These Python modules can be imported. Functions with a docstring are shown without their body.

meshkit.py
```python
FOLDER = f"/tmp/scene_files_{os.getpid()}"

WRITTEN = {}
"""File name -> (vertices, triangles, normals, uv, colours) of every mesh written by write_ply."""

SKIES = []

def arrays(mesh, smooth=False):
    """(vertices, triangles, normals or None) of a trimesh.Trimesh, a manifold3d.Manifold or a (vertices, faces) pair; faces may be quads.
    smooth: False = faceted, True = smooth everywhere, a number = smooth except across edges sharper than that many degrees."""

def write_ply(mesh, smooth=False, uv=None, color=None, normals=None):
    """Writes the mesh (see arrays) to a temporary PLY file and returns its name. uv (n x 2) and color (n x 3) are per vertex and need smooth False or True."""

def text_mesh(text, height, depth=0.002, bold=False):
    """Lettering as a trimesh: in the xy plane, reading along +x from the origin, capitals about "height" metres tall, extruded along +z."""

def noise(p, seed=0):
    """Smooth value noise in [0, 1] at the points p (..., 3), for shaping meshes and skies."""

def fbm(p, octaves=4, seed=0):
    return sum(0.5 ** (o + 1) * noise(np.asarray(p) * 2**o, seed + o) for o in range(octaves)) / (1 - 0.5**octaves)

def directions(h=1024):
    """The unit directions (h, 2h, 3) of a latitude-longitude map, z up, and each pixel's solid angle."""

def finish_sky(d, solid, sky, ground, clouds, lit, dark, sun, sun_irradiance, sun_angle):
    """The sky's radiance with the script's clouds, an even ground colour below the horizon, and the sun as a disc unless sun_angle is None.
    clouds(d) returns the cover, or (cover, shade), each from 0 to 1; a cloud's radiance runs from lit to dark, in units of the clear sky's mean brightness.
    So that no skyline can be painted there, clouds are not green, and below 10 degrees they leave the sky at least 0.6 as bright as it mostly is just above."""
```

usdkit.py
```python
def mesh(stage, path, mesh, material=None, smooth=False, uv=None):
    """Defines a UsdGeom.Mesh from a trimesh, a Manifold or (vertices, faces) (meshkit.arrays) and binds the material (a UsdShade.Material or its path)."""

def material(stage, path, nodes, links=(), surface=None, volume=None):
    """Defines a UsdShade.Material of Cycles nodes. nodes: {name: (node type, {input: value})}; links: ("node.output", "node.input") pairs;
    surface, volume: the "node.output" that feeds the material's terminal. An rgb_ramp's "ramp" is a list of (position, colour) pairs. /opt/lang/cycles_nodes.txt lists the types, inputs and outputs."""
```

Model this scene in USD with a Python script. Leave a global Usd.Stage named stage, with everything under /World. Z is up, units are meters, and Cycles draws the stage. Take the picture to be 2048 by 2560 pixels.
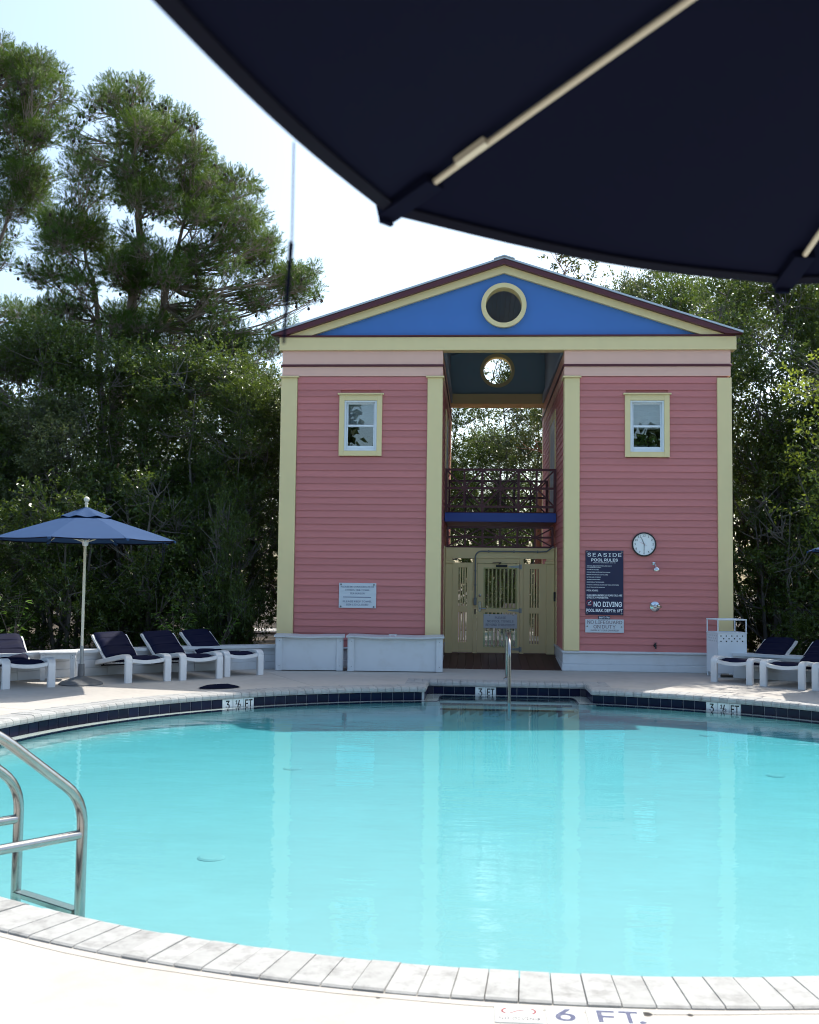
import math, random
import numpy as np
import trimesh
import shapely
from shapely.geometry import Polygon, Point, box as sbox, LineString
from shapely.ops import unary_union
import meshkit, usdkit
from pxr import Usd, UsdGeom, UsdLux, UsdShade, Gf, Sdf, Vt

stage = Usd.Stage.CreateInMemory()
UsdGeom.SetStageUpAxis(stage, UsdGeom.Tokens.z)
UsdGeom.SetStageMetersPerUnit(stage, 1.0)
UsdGeom.Xform.Define(stage, '/World')
UsdGeom.Scope.Define(stage, '/World/Looks')

# ------------------------------------------------------------------ camera, sky, sun, exposure
EXPOSURE = 1.20
SUN = np.array([0.38, 0.62, 1.0]); SUN /= np.linalg.norm(SUN)
SUN_POWER = 0.66
SKY_STRENGTH = 0.12

def make_camera():
    f, yaw, pitch, roll = 2623.3, .0648, .0639, .012
    fw = np.array([-math.sin(yaw)*math.cos(pitch), math.cos(yaw)*math.cos(pitch), math.sin(pitch)])
    r = np.array([math.cos(yaw), math.sin(yaw), 0.0]); u = np.cross(r, fw)
    r2 = r*math.cos(roll)+u*math.sin(roll); u2 = -r*math.sin(roll)+u*math.cos(roll)
    cam = UsdGeom.Camera.Define(stage, '/World/camera')
    m = Gf.Matrix4d(*r2, 0, *u2, 0, *(-fw), 0, -0.4525, -19.01, 1.6, 1)
    cam.AddTransformOp().Set(m)
    cam.CreateHorizontalApertureAttr(24.0); cam.CreateVerticalApertureAttr(30.0)
    cam.CreateFocalLengthAttr(24.0*f/2048)
    cam.CreateFStopAttr(3.8); cam.CreateFocusDistanceAttr(18.5)
    cam.CreateClippingRangeAttr(Gf.Vec2f(0.05, 2000))
    cam.CreateExposureAttr(EXPOSURE)
make_camera()

usdkit.material(stage, '/World/Looks/sky', {
    "s": ("sky_texture", {"sky_type": "single_scattering", "sun_disc": False, "sun_elevation": float(math.asin(SUN[2])),
                          "sun_rotation": float(math.atan2(SUN[0], SUN[1])), "altitude": 0.0, "air_density": 1.0, "aerosol_density": 3.0, "ozone_density": 1.0}),
    "tint": ("mix_color", {"blend_type": "multiply", "fac": 1.0, "b": (.95, 1.02, 1.0)}), "b": ("background_shader", {"strength": SKY_STRENGTH})}, [("s.color", "tint.a"), ("tint.result", "b.color")], surface="b.background")
dome = UsdLux.DomeLight.Define(stage, '/World/sky')
UsdShade.MaterialBindingAPI.Apply(dome.GetPrim()).Bind(UsdShade.Material.Get(stage, '/World/Looks/sky'))
sun = UsdLux.DistantLight.Define(stage, '/World/sun')
sun.CreateNormalizeAttr(True); sun.CreateIntensityAttr(SUN_POWER); sun.CreateAngleAttr(0.53)
sun.CreateColorAttr(Gf.Vec3f(1.0, 0.95, 0.87))
_x = np.cross([0, 0, 1.0], SUN); _x /= np.linalg.norm(_x); _y = np.cross(SUN, _x)
sun.AddTransformOp().Set(Gf.Matrix4d(*_x, 0, *_y, 0, *SUN, 0, 0, 0, 30, 1))

# ------------------------------------------------------------------ helpers
used = {}
def numbered(parent, name):
    key = parent + '/' + name
    n = used.get(key, 0); used[key] = n + 1
    return key if n == 0 else f'{key}_{n:03d}'
def path_of(p):
    return '/World' if p is None else (p if isinstance(p, str) else str(p.GetPath()))
def custom(prim, label=None, cat=None, group=None, kind=None):
    for k, v in (('label', label), ('category', cat), ('group', group), ('kind', kind)):
        if v: prim.SetCustomDataByKey(k, v)
    return prim
def thing(name, label=None, cat=None, loc=(0, 0, 0), rot=0.0, scale=None, group=None, kind=None, parent=None):
    x = UsdGeom.Xform.Define(stage, numbered(path_of(parent), name))
    x.AddTranslateOp().Set(Gf.Vec3d(*map(float, loc))); x.AddRotateZOp().Set(float(rot))
    if scale is not None: x.AddScaleOp().Set(Gf.Vec3f(*scale))
    return custom(x.GetPrim(), label, cat, group, kind)
def copy_of(src, name, label, cat, loc, rot=0.0, scale=None, group=None):
    x = UsdGeom.Xform.Define(stage, numbered('/World', name))
    x.GetPrim().GetReferences().AddInternalReference(src.GetPath())
    x.ClearXformOpOrder()
    x.AddTranslateOp().Set(Gf.Vec3d(*map(float, loc))); x.AddRotateZOp().Set(float(rot))
    if scale is not None: x.AddScaleOp().Set(Gf.Vec3f(*scale))
    x.GetPrim().SetInstanceable(True)
    return custom(x.GetPrim(), label, cat, group)
def obj(name, mesh, mat, parent=None, smooth=False, **kw):
    if isinstance(mesh, MB): mesh = mesh.mesh()
    if smooth is not False and isinstance(mesh, tuple):
        u_, inv_ = np.unique(mesh[1], return_inverse=True); mesh = (np.asarray(mesh[0])[u_], inv_.reshape(-1, 3))
    m = usdkit.mesh(stage, numbered(path_of(parent), name), mesh, mat, smooth)
    return custom(m.GetPrim(), **kw)

BOXF = np.array([[0,3,2],[0,2,1],[4,5,6],[4,6,7],[0,1,5],[0,5,4],[1,2,6],[1,6,5],[2,3,7],[2,7,6],[3,0,4],[3,4,7]])
class MB:
    """Collects shapes that make up one mesh."""
    def __init__(s): s.v, s.f, s.n = [], [], 0
    def add(s, v, f):
        v = np.asarray(v, float); f = np.asarray(f, int)
        s.v.append(v); s.f.append(f + s.n); s.n += len(v); return s
    def tm(s, t): return s.add(t.vertices, t.faces)
    def box(s, x0, y0, z0, x1, y1, z1):
        return s.add([[x0,y0,z0],[x1,y0,z0],[x1,y1,z0],[x0,y1,z0],[x0,y0,z1],[x1,y0,z1],[x1,y1,z1],[x0,y1,z1]], BOXF)
    def rbox(s, x0, y0, z0, x1, y1, z1, b=.006):
        """box with chamfered edges"""
        c = np.array([[x0,y0,z0],[x1,y1,z1]]); pts = []
        for i in range(2):
            for j in range(2):
                for k in range(2):
                    p = np.array([c[i,0], c[j,1], c[k,2]]); d = np.array([1-2*i, 1-2*j, 1-2*k])*b
                    for a in range(3):
                        q = p + d; q[a] = p[a]; pts.append(q)
        h = trimesh.convex.convex_hull(np.array(pts)); return s.tm(h)
    def bar(s, a, b, w, h, up=(0,0,1)):
        a = np.asarray(a, float); b = np.asarray(b, float); d = b-a; L = np.linalg.norm(d); d /= L
        up = np.asarray(up, float); side = np.cross(d, up)
        if np.linalg.norm(side) < 1e-6: side = np.cross(d, [1, 0, 0])
        side /= np.linalg.norm(side); u = np.cross(side, d)
        o = [(-1,-1),(1,-1),(1,1),(-1,1)]
        v = [a+side*x*w/2+u*y*h/2 for x, y in o]+[b+side*x*w/2+u*y*h/2 for x, y in o]
        return s.add(v, np.array([[0,1,2],[0,2,3],[4,6,5],[4,7,6],[0,5,1],[0,4,5],[1,6,2],[1,5,6],[2,7,3],[2,6,7],[3,4,0],[3,7,4]]))
    def tube(s, pts, r, n=8, cap=True):
        pts = np.asarray(pts, float); m = len(pts); r = np.broadcast_to(np.asarray(r, float), (m,))
        t = np.gradient(pts, axis=0); t /= np.maximum(np.linalg.norm(t, axis=1, keepdims=True), 1e-9)
        ref = np.array([0, 0, 1.0]) if abs(t[0][2]) < .9 else np.array([1.0, 0, 0])
        u = np.cross(t[0], ref); u /= np.linalg.norm(u); rows = []
        ang = np.arange(n)/n*2*np.pi
        for i in range(m):
            u = u - t[i]*np.dot(u, t[i]); u /= np.linalg.norm(u); w = np.cross(t[i], u)
            rows.append(pts[i] + r[i]*(np.cos(ang)[:, None]*u + np.sin(ang)[:, None]*w))
        v = np.vstack(rows); f = []
        k = np.arange(n); k2 = (k+1) % n
        for i in range(m-1):
            a, b, c, d = i*n+k, i*n+k2, (i+1)*n+k2, (i+1)*n+k
            f += [np.stack([a, b, c], 1), np.stack([a, c, d], 1)]
        f = np.vstack(f)
        if cap:
            v = np.vstack([v, pts[0], pts[-1]]); q = m*n
            f = np.vstack([f, np.stack([k2, k, np.full(n, q)], 1), np.stack([(m-1)*n+k, (m-1)*n+k2, np.full(n, q+1)], 1)])
        return s.add(v, f)
    def lathe(s, prof, n=24, c=(0, 0, 0)):
        """prof: (r, z) from bottom to top"""
        prof = np.asarray(prof, float); m = len(prof); a = np.arange(n)/n*2*np.pi
        v = np.stack([np.outer(prof[:, 0], np.cos(a)), np.outer(prof[:, 0], np.sin(a)), np.repeat(prof[:, 1:2], n, 1)], -1).reshape(-1, 3)+np.asarray(c, float)
        f = []; k = np.arange(n); k2 = (k+1) % n
        for i in range(m-1):
            A, B, C2, D = i*n+k, i*n+k2, (i+1)*n+k2, (i+1)*n+k
            f += [np.stack([A, B, C2], 1), np.stack([A, C2, D], 1)]
        return s.add(v, np.vstack(f))
    def poly(s, shape, depth, M=None):
        """extrude a shapely shape along +z by depth, then transform by M (4x4)"""
        for g in getattr(shape, 'geoms', [shape]):
            if g.is_empty or g.area < 1e-9: continue
            t = trimesh.creation.extrude_polygon(g, depth, engine='earcut')
            if M is not None: t.apply_transform(M)
            s.tm(t)
        return s
    def ball(s, c, r, sub=1, sc=(1, 1, 1)):
        t = trimesh.creation.icosphere(subdivisions=sub, radius=r); t.apply_scale(sc); t.apply_translation(c); return s.tm(t)
    def mesh(s):
        return (np.vstack(s.v), np.vstack(s.f))
    def moved(s, loc, rz=0):
        v = np.vstack(s.v); c, si = math.cos(rz), math.sin(rz)
        R = np.array([[c, -si, 0], [si, c, 0], [0, 0, 1]])
        return (v @ R.T + np.asarray(loc, float), np.vstack(s.f))
def XZ(y0, flip=False):
    """2D (x, y) drawing -> facade plane: x stays, y becomes z, extrusion goes towards -Y (to the viewer)"""
    return np.array([[1, 0, 0, 0], [0, 0, -1, y0], [0, 1, 0, 0], [0, 0, 0, 1.0]])
def basis(o, ex, ey):
    ex = np.asarray(ex, float); ex /= np.linalg.norm(ex); ey = np.asarray(ey, float); ey = ey-ex*np.dot(ex, ey); ey /= np.linalg.norm(ey)
    M = np.eye(4); M[:3, 0] = ex; M[:3, 1] = ey; M[:3, 2] = np.cross(ex, ey); M[:3, 3] = o; return M

SERIF = {'E': (0,), 'I': (.5,), 'D': (0,), 'P': (0,), 'L': (0,), 'R': (0,), 'U': (), 'N': (0, 1), 'F': (0,), 'T': (.5,), 'Y': (.5,), 'H': (0, 1), 'B': (0,), 'K': (0,), 'M': (0, 1)}
def text_line(text, h, M, depth=.002, bold=False, center=True, width=None, serif=False, slant=0.0, space=0.0):
    """lettering as (verts, faces), baseline at M's origin"""
    x = 0.0; parts = []
    if serif or space:
        for ch in text:
            if ch == ' ': x += h*.32+space; continue
            t = meshkit.text_mesh(ch, h, depth, bold); b = t.bounds; t.apply_translation([-b[0, 0], 0, 0]); w = b[1, 0]-b[0, 0]
            ts = [t]
            if serif:
                for q in SERIF.get(ch, ()):
                    cx = h*.07+(w-h*.14)*q if q not in (.5,) else w/2
                    for yy in ([0] if ch in 'TY' else [0, h-.07*h]):
                        bx = trimesh.creation.box((h*.30, h*.07, depth)); bx.apply_translation([cx, yy+.035*h, depth/2]); ts.append(bx)
            for q in ts: q.apply_translation([x, 0, 0]); parts.append(q)
            x += w+h*.17+space
        m = trimesh.util.concatenate(parts)
    else:
        m = meshkit.text_mesh(text, h, depth, bold)
    b = m.bounds; m.apply_translation([-b[0, 0], 0, 0]); w = b[1, 0]-b[0, 0]
    if width: m.apply_scale([width/w, 1, 1]); w = width
    if slant: m.vertices[:, 0] += m.vertices[:, 1]*slant
    if center: m.apply_translation([-w/2, 0, 0])
    m.apply_transform(M); return m

# ------------------------------------------------------------------ materials
L = {}
def mat(name, color, rough=.5, var=.08, scale=6.0, bump=0.0, bscale=40.0, vary=0.0, metallic=0.0, spec=.5, stretch=(1, 1, 1), dirt=None, dscale=2.0, damt=.5, sheen=0.0, coat=0.0):
    c = np.asarray(color, float)
    nodes = {"co": ("texture_coordinate", {}), "geo": ("geometry", {}), "mp": ("mapping", {"scale": stretch}), "n": ("noise_texture", {"scale": scale, "detail": 5.0, "roughness": .6}),
             "mx": ("mix_color", {"a": tuple(c*(1-var)), "b": tuple(np.minimum(c*(1+var), 1))}),
             "oi": ("object_info", {}), "mr": ("map_range", {"from_min": 0., "from_max": 1., "to_min": 1-vary, "to_max": 1+vary}), "h": ("hsv", {}),
             "p": ("principled_bsdf", {"roughness": rough, "metallic": metallic, "specular_ior_level": spec, "sheen_weight": sheen, "coat_weight": coat})}
    links = [("geo.position", "mp.vector"), ("mp.vector", "n.vector"), ("n.fac", "mx.fac"), ("oi.random", "mr.value"), ("mr.result", "h.value"), ("h.color", "p.base_color")]
    last = "mx.result"
    if dirt is not None:
        nodes["dn"] = ("noise_texture", {"scale": dscale, "detail": 8.0, "roughness": .7}); nodes["dr"] = ("rgb_ramp", {"ramp": [(0, (0, 0, 0)), (.5, (0, 0, 0)), (.72, (damt,)*3), (1, (damt,)*3)]})
        nodes["dm"] = ("mix_color", {"b": tuple(dirt)})
        links += [("geo.position", "dn.vector"), ("dn.fac", "dr.fac"), ("dr.color", "dm.fac"), (last, "dm.a")]; last = "dm.result"
    links.append((last, "h.color"))
    if bump:
        nodes["bn"] = ("noise_texture", {"scale": bscale, "detail": 4.0}); nodes["b"] = ("bump", {"strength": min(1.0, bump*8), "distance": bump*.1})
        links += [("mp.vector", "bn.vector"), ("bn.fac", "b.height"), ("b.normal", "p.normal")]
    L[name] = usdkit.material(stage, '/World/Looks/'+name, nodes, links, surface="p.BSDF"); return L[name]
def leafmat(name, c1, c2, trans=.35, rough=.4, tcol=None, spec=.5, patch=.6):
    c1 = np.asarray(c1, float); c2 = np.asarray(c2, float); tc = np.asarray(tcol if tcol is not None else c2*1.6, float)
    L[name] = usdkit.material(stage, '/World/Looks/'+name, {
        "g": ("geometry", {}), "n": ("noise_texture", {"scale": patch, "detail": 2.0}), "ad": ("math", {"math_type": "multiply_add", "value2": .6, "value3": 0.}), "ad2": ("math", {"math_type": "multiply_add", "value2": .45}),
        "mx": ("mix_color", {"a": tuple(c1), "b": tuple(c2)}), "p": ("principled_bsdf", {"roughness": rough, "specular_ior_level": spec}), "t": ("translucent_bsdf", {"color": tuple(tc)}), "mc": ("mix_closure", {"fac": trans})},
        [("g.position", "n.vector"), ("n.fac", "ad.value1"), ("g.random_per_island", "ad2.value1"), ("ad.value", "ad2.value3"), ("ad2.value", "mx.fac"), ("mx.result", "p.base_color"), ("p.BSDF", "mc.closure1"), ("t.BSDF", "mc.closure2")], surface="mc.closure")
mat('pink_siding', (.50, .166, .158), .55, .09, 5, .006, 60, vary=.075, stretch=(1, 1, 6))
mat('salmon_paint', (.72, .43, .34), .55, .04, 3, .003, 80)
mat('cream_paint', (.72, .58, .30), .5, .05, 3, .003, 80, stretch=(1, 1, .4))
mat('maroon_paint', (.080, .012, .020), .4, .08, 5, .003, 60)
mat('blue_paint', (.045, .155, .45), .5, .06, 2.5, .003, 60)
mat('ceiling_blue', (.27, .37, .48), .5, .06, 4, .003, 60)
mat('fascia_blue', (.022, .060, .30), .45, .06, 4, .003, 60)
mat('white_paint', (.60, .62, .64), .45, .05, 5, .003, 50, dirt=(.45, .43, .40), dscale=3.0, damt=.35)
mat('white_vinyl', (.66, .70, .74), .35, .03, 5)
mat('white_resin', (.66, .66, .66), .35, .04, 8, .002, 200, dirt=(.5, .48, .44), dscale=5, damt=.3)
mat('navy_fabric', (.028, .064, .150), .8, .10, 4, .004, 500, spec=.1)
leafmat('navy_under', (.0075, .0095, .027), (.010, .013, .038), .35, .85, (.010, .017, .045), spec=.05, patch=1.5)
mat('cushion_fabric', (.006, .008, .030), .7, .15, 6, .006, 300, spec=.08)
mat('concrete', (.44, .41, .37), .85, .12, 9, .03, 90, dirt=(.30, .27, .23), dscale=1.4, damt=.45)
mat('joint_dark', (.30, .24, .18), .9, .1)
mat('coping_stone', (.345, .345, .335), .8, .18, 22, .03, 50, vary=.07, dirt=(.15, .145, .14), dscale=8, damt=.7)
mat('navy_tile', (.004, .004, .020), .2, .15, 8, vary=.25, spec=.22)
mat('white_tile', (.70, .72, .70), .2, .05, 20, dirt=(.45, .45, .43), dscale=9, damt=.3)
mat('grout', (.36, .37, .38), .9, .1)
mat('plaster', (.36, .385, .375), .8, .05, 1.6, .004, 20, dirt=(.40, .45, .45), dscale=1.1, damt=.45)
mat('soil', (.07, .052, .035), .95, .4, 8, .05, 30, dirt=(.02, .016, .01), dscale=3, damt=.6)
mat('steel', (.40, .39, .375), .18, .06, 20, metallic=1.0, dirt=(.25, .20, .15), dscale=30, damt=.35)
mat('chrome', (.75, .75, .76), .08, .03, metallic=1.0)
mat('zinc', (.32, .34, .35), .42, .10, 25, metallic=.8)
mat('cast_iron', (.13, .135, .14), .5, .15, 20, .01, 60)
mat('grey_plastic', (.16, .18, .19), .45, .06)
mat('black_plastic', (.012, .012, .013), .4, .1)
mat('rubber', (.02, .02, .02), .7, .1)
mat('roof_metal', (.45, .47, .49), .35, .05, 5, metallic=.7)
mat('deck_wood', (.05, .010, .012), .55, .2, 10, .01, 60, vary=.15, stretch=(6, 1, 1))
mat('sign_navy', (.006, .008, .042), .5, .05)
mat('sign_white', (.52, .56, .60), .4, .03)
mat('letter_white', (.82, .84, .86), .5, .02)
mat('letter_navy', (.035, .05, .14), .5, .05)
mat('letter_plum', (.09, .035, .06), .5, .05)
mat('letter_black', (.012, .012, .014), .4, .05)
mat('letter_red', (.45, .02, .03), .5, .05)
mat('worn_blue', (.035, .045, .12), .6, .2, 60, dirt=(.2, .2, .22), dscale=60, damt=.7)
mat('worn_red', (.25, .04, .05), .6, .2, 60, dirt=(.4, .36, .33), dscale=50, damt=.8)
mat('worn_grey', (.12, .115, .12), .6, .2, 60, dirt=(.6, .56, .5), dscale=60, damt=.9)
mat('clock_face', (.78, .80, .80), .4, .02)
mat('blind', (.50, .54, .58), .7, .04, 4)
mat('interior', (.035, .04, .05), .9, .2)
mat('ceramic', (.42, .52, .50), .2, .08, 10)
mat('pine_bark', (.20, .155, .12), .9, .35, 14, .05, 30, stretch=(1, 1, .3))
mat('oak_bark', (.105, .097, .086), .9, .35, 12, .04, 30, stretch=(1, 1, .35), dirt=(.07, .06, .05), dscale=4, damt=.7)
mat('rust_bark', (.26, .12, .07), .85, .3, 12, .04, 30, stretch=(1, 1, .4))
mat('cone_brown', (.035, .025, .018), .9, .3)
mat('twig_dark', (.10, .085, .07), .9, .3)
mat('ash_path', (.55, .52, .47), .9, .1, 4, .02, 50)
leafmat('pine_needles', (.010, .038, .006), (.100, .190, .018), .26, .5, (.20, .32, .03), spec=.22, patch=1.1)
leafmat('oak_leaves', (.010, .027, .005), (.092, .145, .022), .22, .30, (.20, .29, .04), spec=.4, patch=1.2)
leafmat('dark_leaves', (.008, .018, .005), (.030, .050, .012), .08, .5, (.06, .09, .02), spec=.15, patch=.8)
leafmat('grey_leaves', (.030, .050, .016), (.140, .175, .068), .22, .28, (.24, .30, .09), patch=1.5)
leafmat('bright_leaves', (.07, .125, .018), (.17, .23, .035), .42, .40, (.36, .44, .05), patch=1.0)
leafmat('magnolia_leaves', (.035, .062, .018), (.085, .105, .035), .16, .25, (.16, .18, .04), patch=1.0)
leafmat('broad_leaves', (.07, .16, .022), (.12, .23, .035), .35, .45, (.2, .36, .05), patch=4.0)
L['glass'] = usdkit.material(stage, '/World/Looks/glass', {"f": ("fresnel", {"IOR": 1.9}), "t": ("transparent_bsdf", {"color": (.93, .96, .97)}), "g": ("glossy_bsdf", {"roughness": .01, "color": (1, 1, 1)}), "m": ("mix_closure", {})},
    [("f.fac", "m.fac"), ("t.BSDF", "m.closure1"), ("g.BSDF", "m.closure2")], surface="m.closure")
L['acrylic'] = usdkit.material(stage, '/World/Looks/acrylic', {"f": ("fresnel", {"IOR": 1.5}), "n": ("noise_texture", {"scale": 2.0}), "b": ("bump", {"strength": .3, "distance": .02}), "t": ("transparent_bsdf", {"color": (.90, .93, .92)}), "g": ("glossy_bsdf", {"roughness": .02, "color": (1, 1, 1)}), "m": ("mix_closure", {})},
    [("n.fac", "b.height"), ("b.normal", "g.normal"), ("f.fac", "m.fac"), ("t.BSDF", "m.closure1"), ("g.BSDF", "m.closure2")], surface="m.closure")
L['water'] = usdkit.material(stage, '/World/Looks/water', {
    "g0": ("geometry", {}), "mp": ("mapping", {"scale": (1.0, 2.2, 1.0)}), "n1": ("noise_texture", {"scale": 1.3, "detail": 3.0}), "n2": ("noise_texture", {"scale": 7.0, "detail": 3.0}), "ad": ("math", {"math_type": "multiply_add", "value2": .16}),
    "b": ("bump", {"strength": .30, "distance": .020}), "f": ("fresnel", {"IOR": 1.22}), "t": ("transparent_bsdf", {"color": (1, 1, 1)}), "g": ("glossy_bsdf", {"roughness": .015, "color": (1, 1, 1)}), "m": ("mix_closure", {}),
    "va": ("absorption_volume", {"color": (.02, .875, .972), "density": .84})},
    [("g0.position", "mp.vector"), ("mp.vector", "n1.vector"), ("mp.vector", "n2.vector"), ("n2.fac", "ad.value1"), ("n1.fac", "ad.value3"), ("ad.value", "b.height"), ("b.normal", "g.normal"), ("b.normal", "f.normal"), ("f.fac", "m.fac"), ("t.BSDF", "m.closure1"), ("g.BSDF", "m.closure2")],
    surface="m.closure", volume="va.volume")
# ------------------------------------------------------------------ ground, deck, pool
PC = np.array([.03, -8.87]); PR = 5.70
WATER = -.175; AX0, AX1, AYB = -1.20, 1.24, -2.42
def pcirc(r, n=288): return Polygon([(PC[0]+r*math.cos(a), PC[1]+r*math.sin(a)) for a in np.arange(n)/n*2*np.pi])
pool_edge = unary_union([pcirc(PR), sbox(AX0, -6, AX1, AYB)])
coping_out = unary_union([pcirc(PR+.34), sbox(AX0-.34, -6, AX1+.34, AYB+.34)])
deck_shape = unary_union([pcirc(9.75), sbox(-16, -30, 16, PC[1])])
deck = deck_shape.difference(coping_out.buffer(-.02))
joints = []
for a in (20, 62, 118, 160, 200, 225, 312, 340):
    c, s = math.cos(math.radians(a)), math.sin(math.radians(a))
    joints.append(LineString([(PC[0]+c*(PR+.3), PC[1]+s*(PR+.3)), (PC[0]+c*24, PC[1]+s*24)]).buffer(.004))
joints.append(LineString([(-16, -17.1), (16, -17.1)]).buffer(.004))
for a0, a1 in ((0, 360),):
    ca = np.radians(np.arange(0, 360, .8)); cn = meshkit.fbm(np.stack([np.cos(ca)*9, np.sin(ca)*9, ca*0], -1), 4, 2)-.5; cr_ = PR+.39+cn*.035
    joints.append(LineString(np.column_stack([PC[0]+cr_*np.cos(ca), PC[1]+cr_*np.sin(ca)])).buffer(.003))
    joints.append(unary_union([Point(PC[0]+(PR+.39)*math.cos(math.radians(q)), PC[1]+(PR+.39)*math.sin(math.radians(q))).buffer(w) for q, w in ((244, .016), (271.5, .02), (273, .012), (262, .008))]))
deck = deck.difference(unary_union(joints))
m = MB(); m.poly(deck, .10); v, f = m.mesh(); v[:, 2] -= .10
obj('pool_deck', (v, f), L['concrete'], kind='structure')
gr = sbox(-220, -220, 220, 220).difference(unary_union([deck_shape.buffer(-.25)]))
m = MB(); m.poly(gr, .2); v, f = m.mesh(); v[:, 2] -= .23
obj('ground', (v, f), L['soil'], kind='structure')
m = MB(); m.poly(deck_shape.buffer(-.2).difference(coping_out.buffer(-.04)), .1); v, f = m.mesh(); v[:, 2] -= .215
obj('deck_bed', (v, f), L['joint_dark'], kind='structure')
m = MB(); m.poly(sbox(-1.9, 6.7, 1.9, 13), .05); m.poly(sbox(-9, 11, -1.9, 13), .05)
obj('garden_path', m, L['ash_path'], kind='structure')

pool = thing('swimming_pool', 'round swimming pool with navy tile band and stone coping', 'pool', kind='structure')
# outline of the tile wall as a polyline: list of (x, y)
wall = unary_union([pcirc(PR+.02), sbox(AX0-.02, -6, AX1+.02, AYB+.02)])
ring = np.array(wall.exterior.coords)[:-1]
if not wall.exterior.is_ccw: ring = ring[::-1]
def resample(pts, step):
    seg = np.linalg.norm(np.roll(pts, -1, 0)-pts, axis=1); s = np.concatenate([[0], np.cumsum(seg)])
    n = int(round(s[-1]/step)); q = np.arange(n)/n*s[-1]; P = np.vstack([pts, pts[:1]])
    return np.stack([np.interp(q, s, P[:, 0]), np.interp(q, s, P[:, 1])], 1)
# plaster shell: tile backing, shallow ledge, wall below the ledge, sloping floor
def floor_z(x, y):
    t = np.clip((-y-3.2)/(11.4), 0, 1); return -.44+.02*t
shell = MB()
N = 240; th = np.arange(N)/N*2*np.pi
def loft(rows):
    V = np.vstack(rows); n = len(rows[0]); F = []
    k = np.arange(n); k2 = (k+1) % n
    for i in range(len(rows)-1):
        A, B, C2, D = i*n+k, i*n+k2, (i+1)*n+k2, (i+1)*n+k
        F += [np.stack([A, B, C2], 1), np.stack([A, C2, D], 1)]
    return V, np.vstack(F)
LEDGE = unary_union([pcirc(PR-.16), sbox(AX0+.20, -6, AX1-.20, AYB-.22)])
lr = np.array(LEDGE.exterior.coords)[:-1]
if not LEDGE.exterior.is_ccw: lr = lr[::-1]
# ledge sheet between tile wall and the ledge edge
shell.poly(wall.buffer(.10).difference(LEDGE), .03, np.array([[1,0,0,0],[0,1,0,0],[0,0,1,WATER-.015-.03],[0,0,0,1.0]]))
# tile backing wall
wr = np.vstack([ring]); n = len(wr)
w3 = lambda P, z: np.column_stack([P, np.broadcast_to(z, len(P))])
off = np.array(wall.buffer(.012, join_style=2).exterior.coords)[:-1]
if not wall.buffer(.012, join_style=2).exterior.is_ccw: off = off[::-1]
shell.add(*loft([w3(off, -.02), w3(off, WATER-.03)]))
# wall below the ledge and floor: one lofted bowl inside the circle
rr = [PR-.16, PR-.165, PR-.22, PR-.34, PR-.55]
rows = []
for i, r in enumerate(rr):
    x = PC[0]+r*np.cos(th); y = PC[1]+r*np.sin(th); fz = floor_z(x, y); top = WATER-.016
    k = (0, .55, .80, .95, 1.0)[i]; rows.append(np.column_stack([x, y, top+(fz-top)*k]))
for r in np.linspace(PR-.8, .004, 16):
    x = PC[0]+r*np.cos(th); y = PC[1]+r*np.sin(th); rows.append(np.column_stack([x, y, floor_z(x, y)]))
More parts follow.
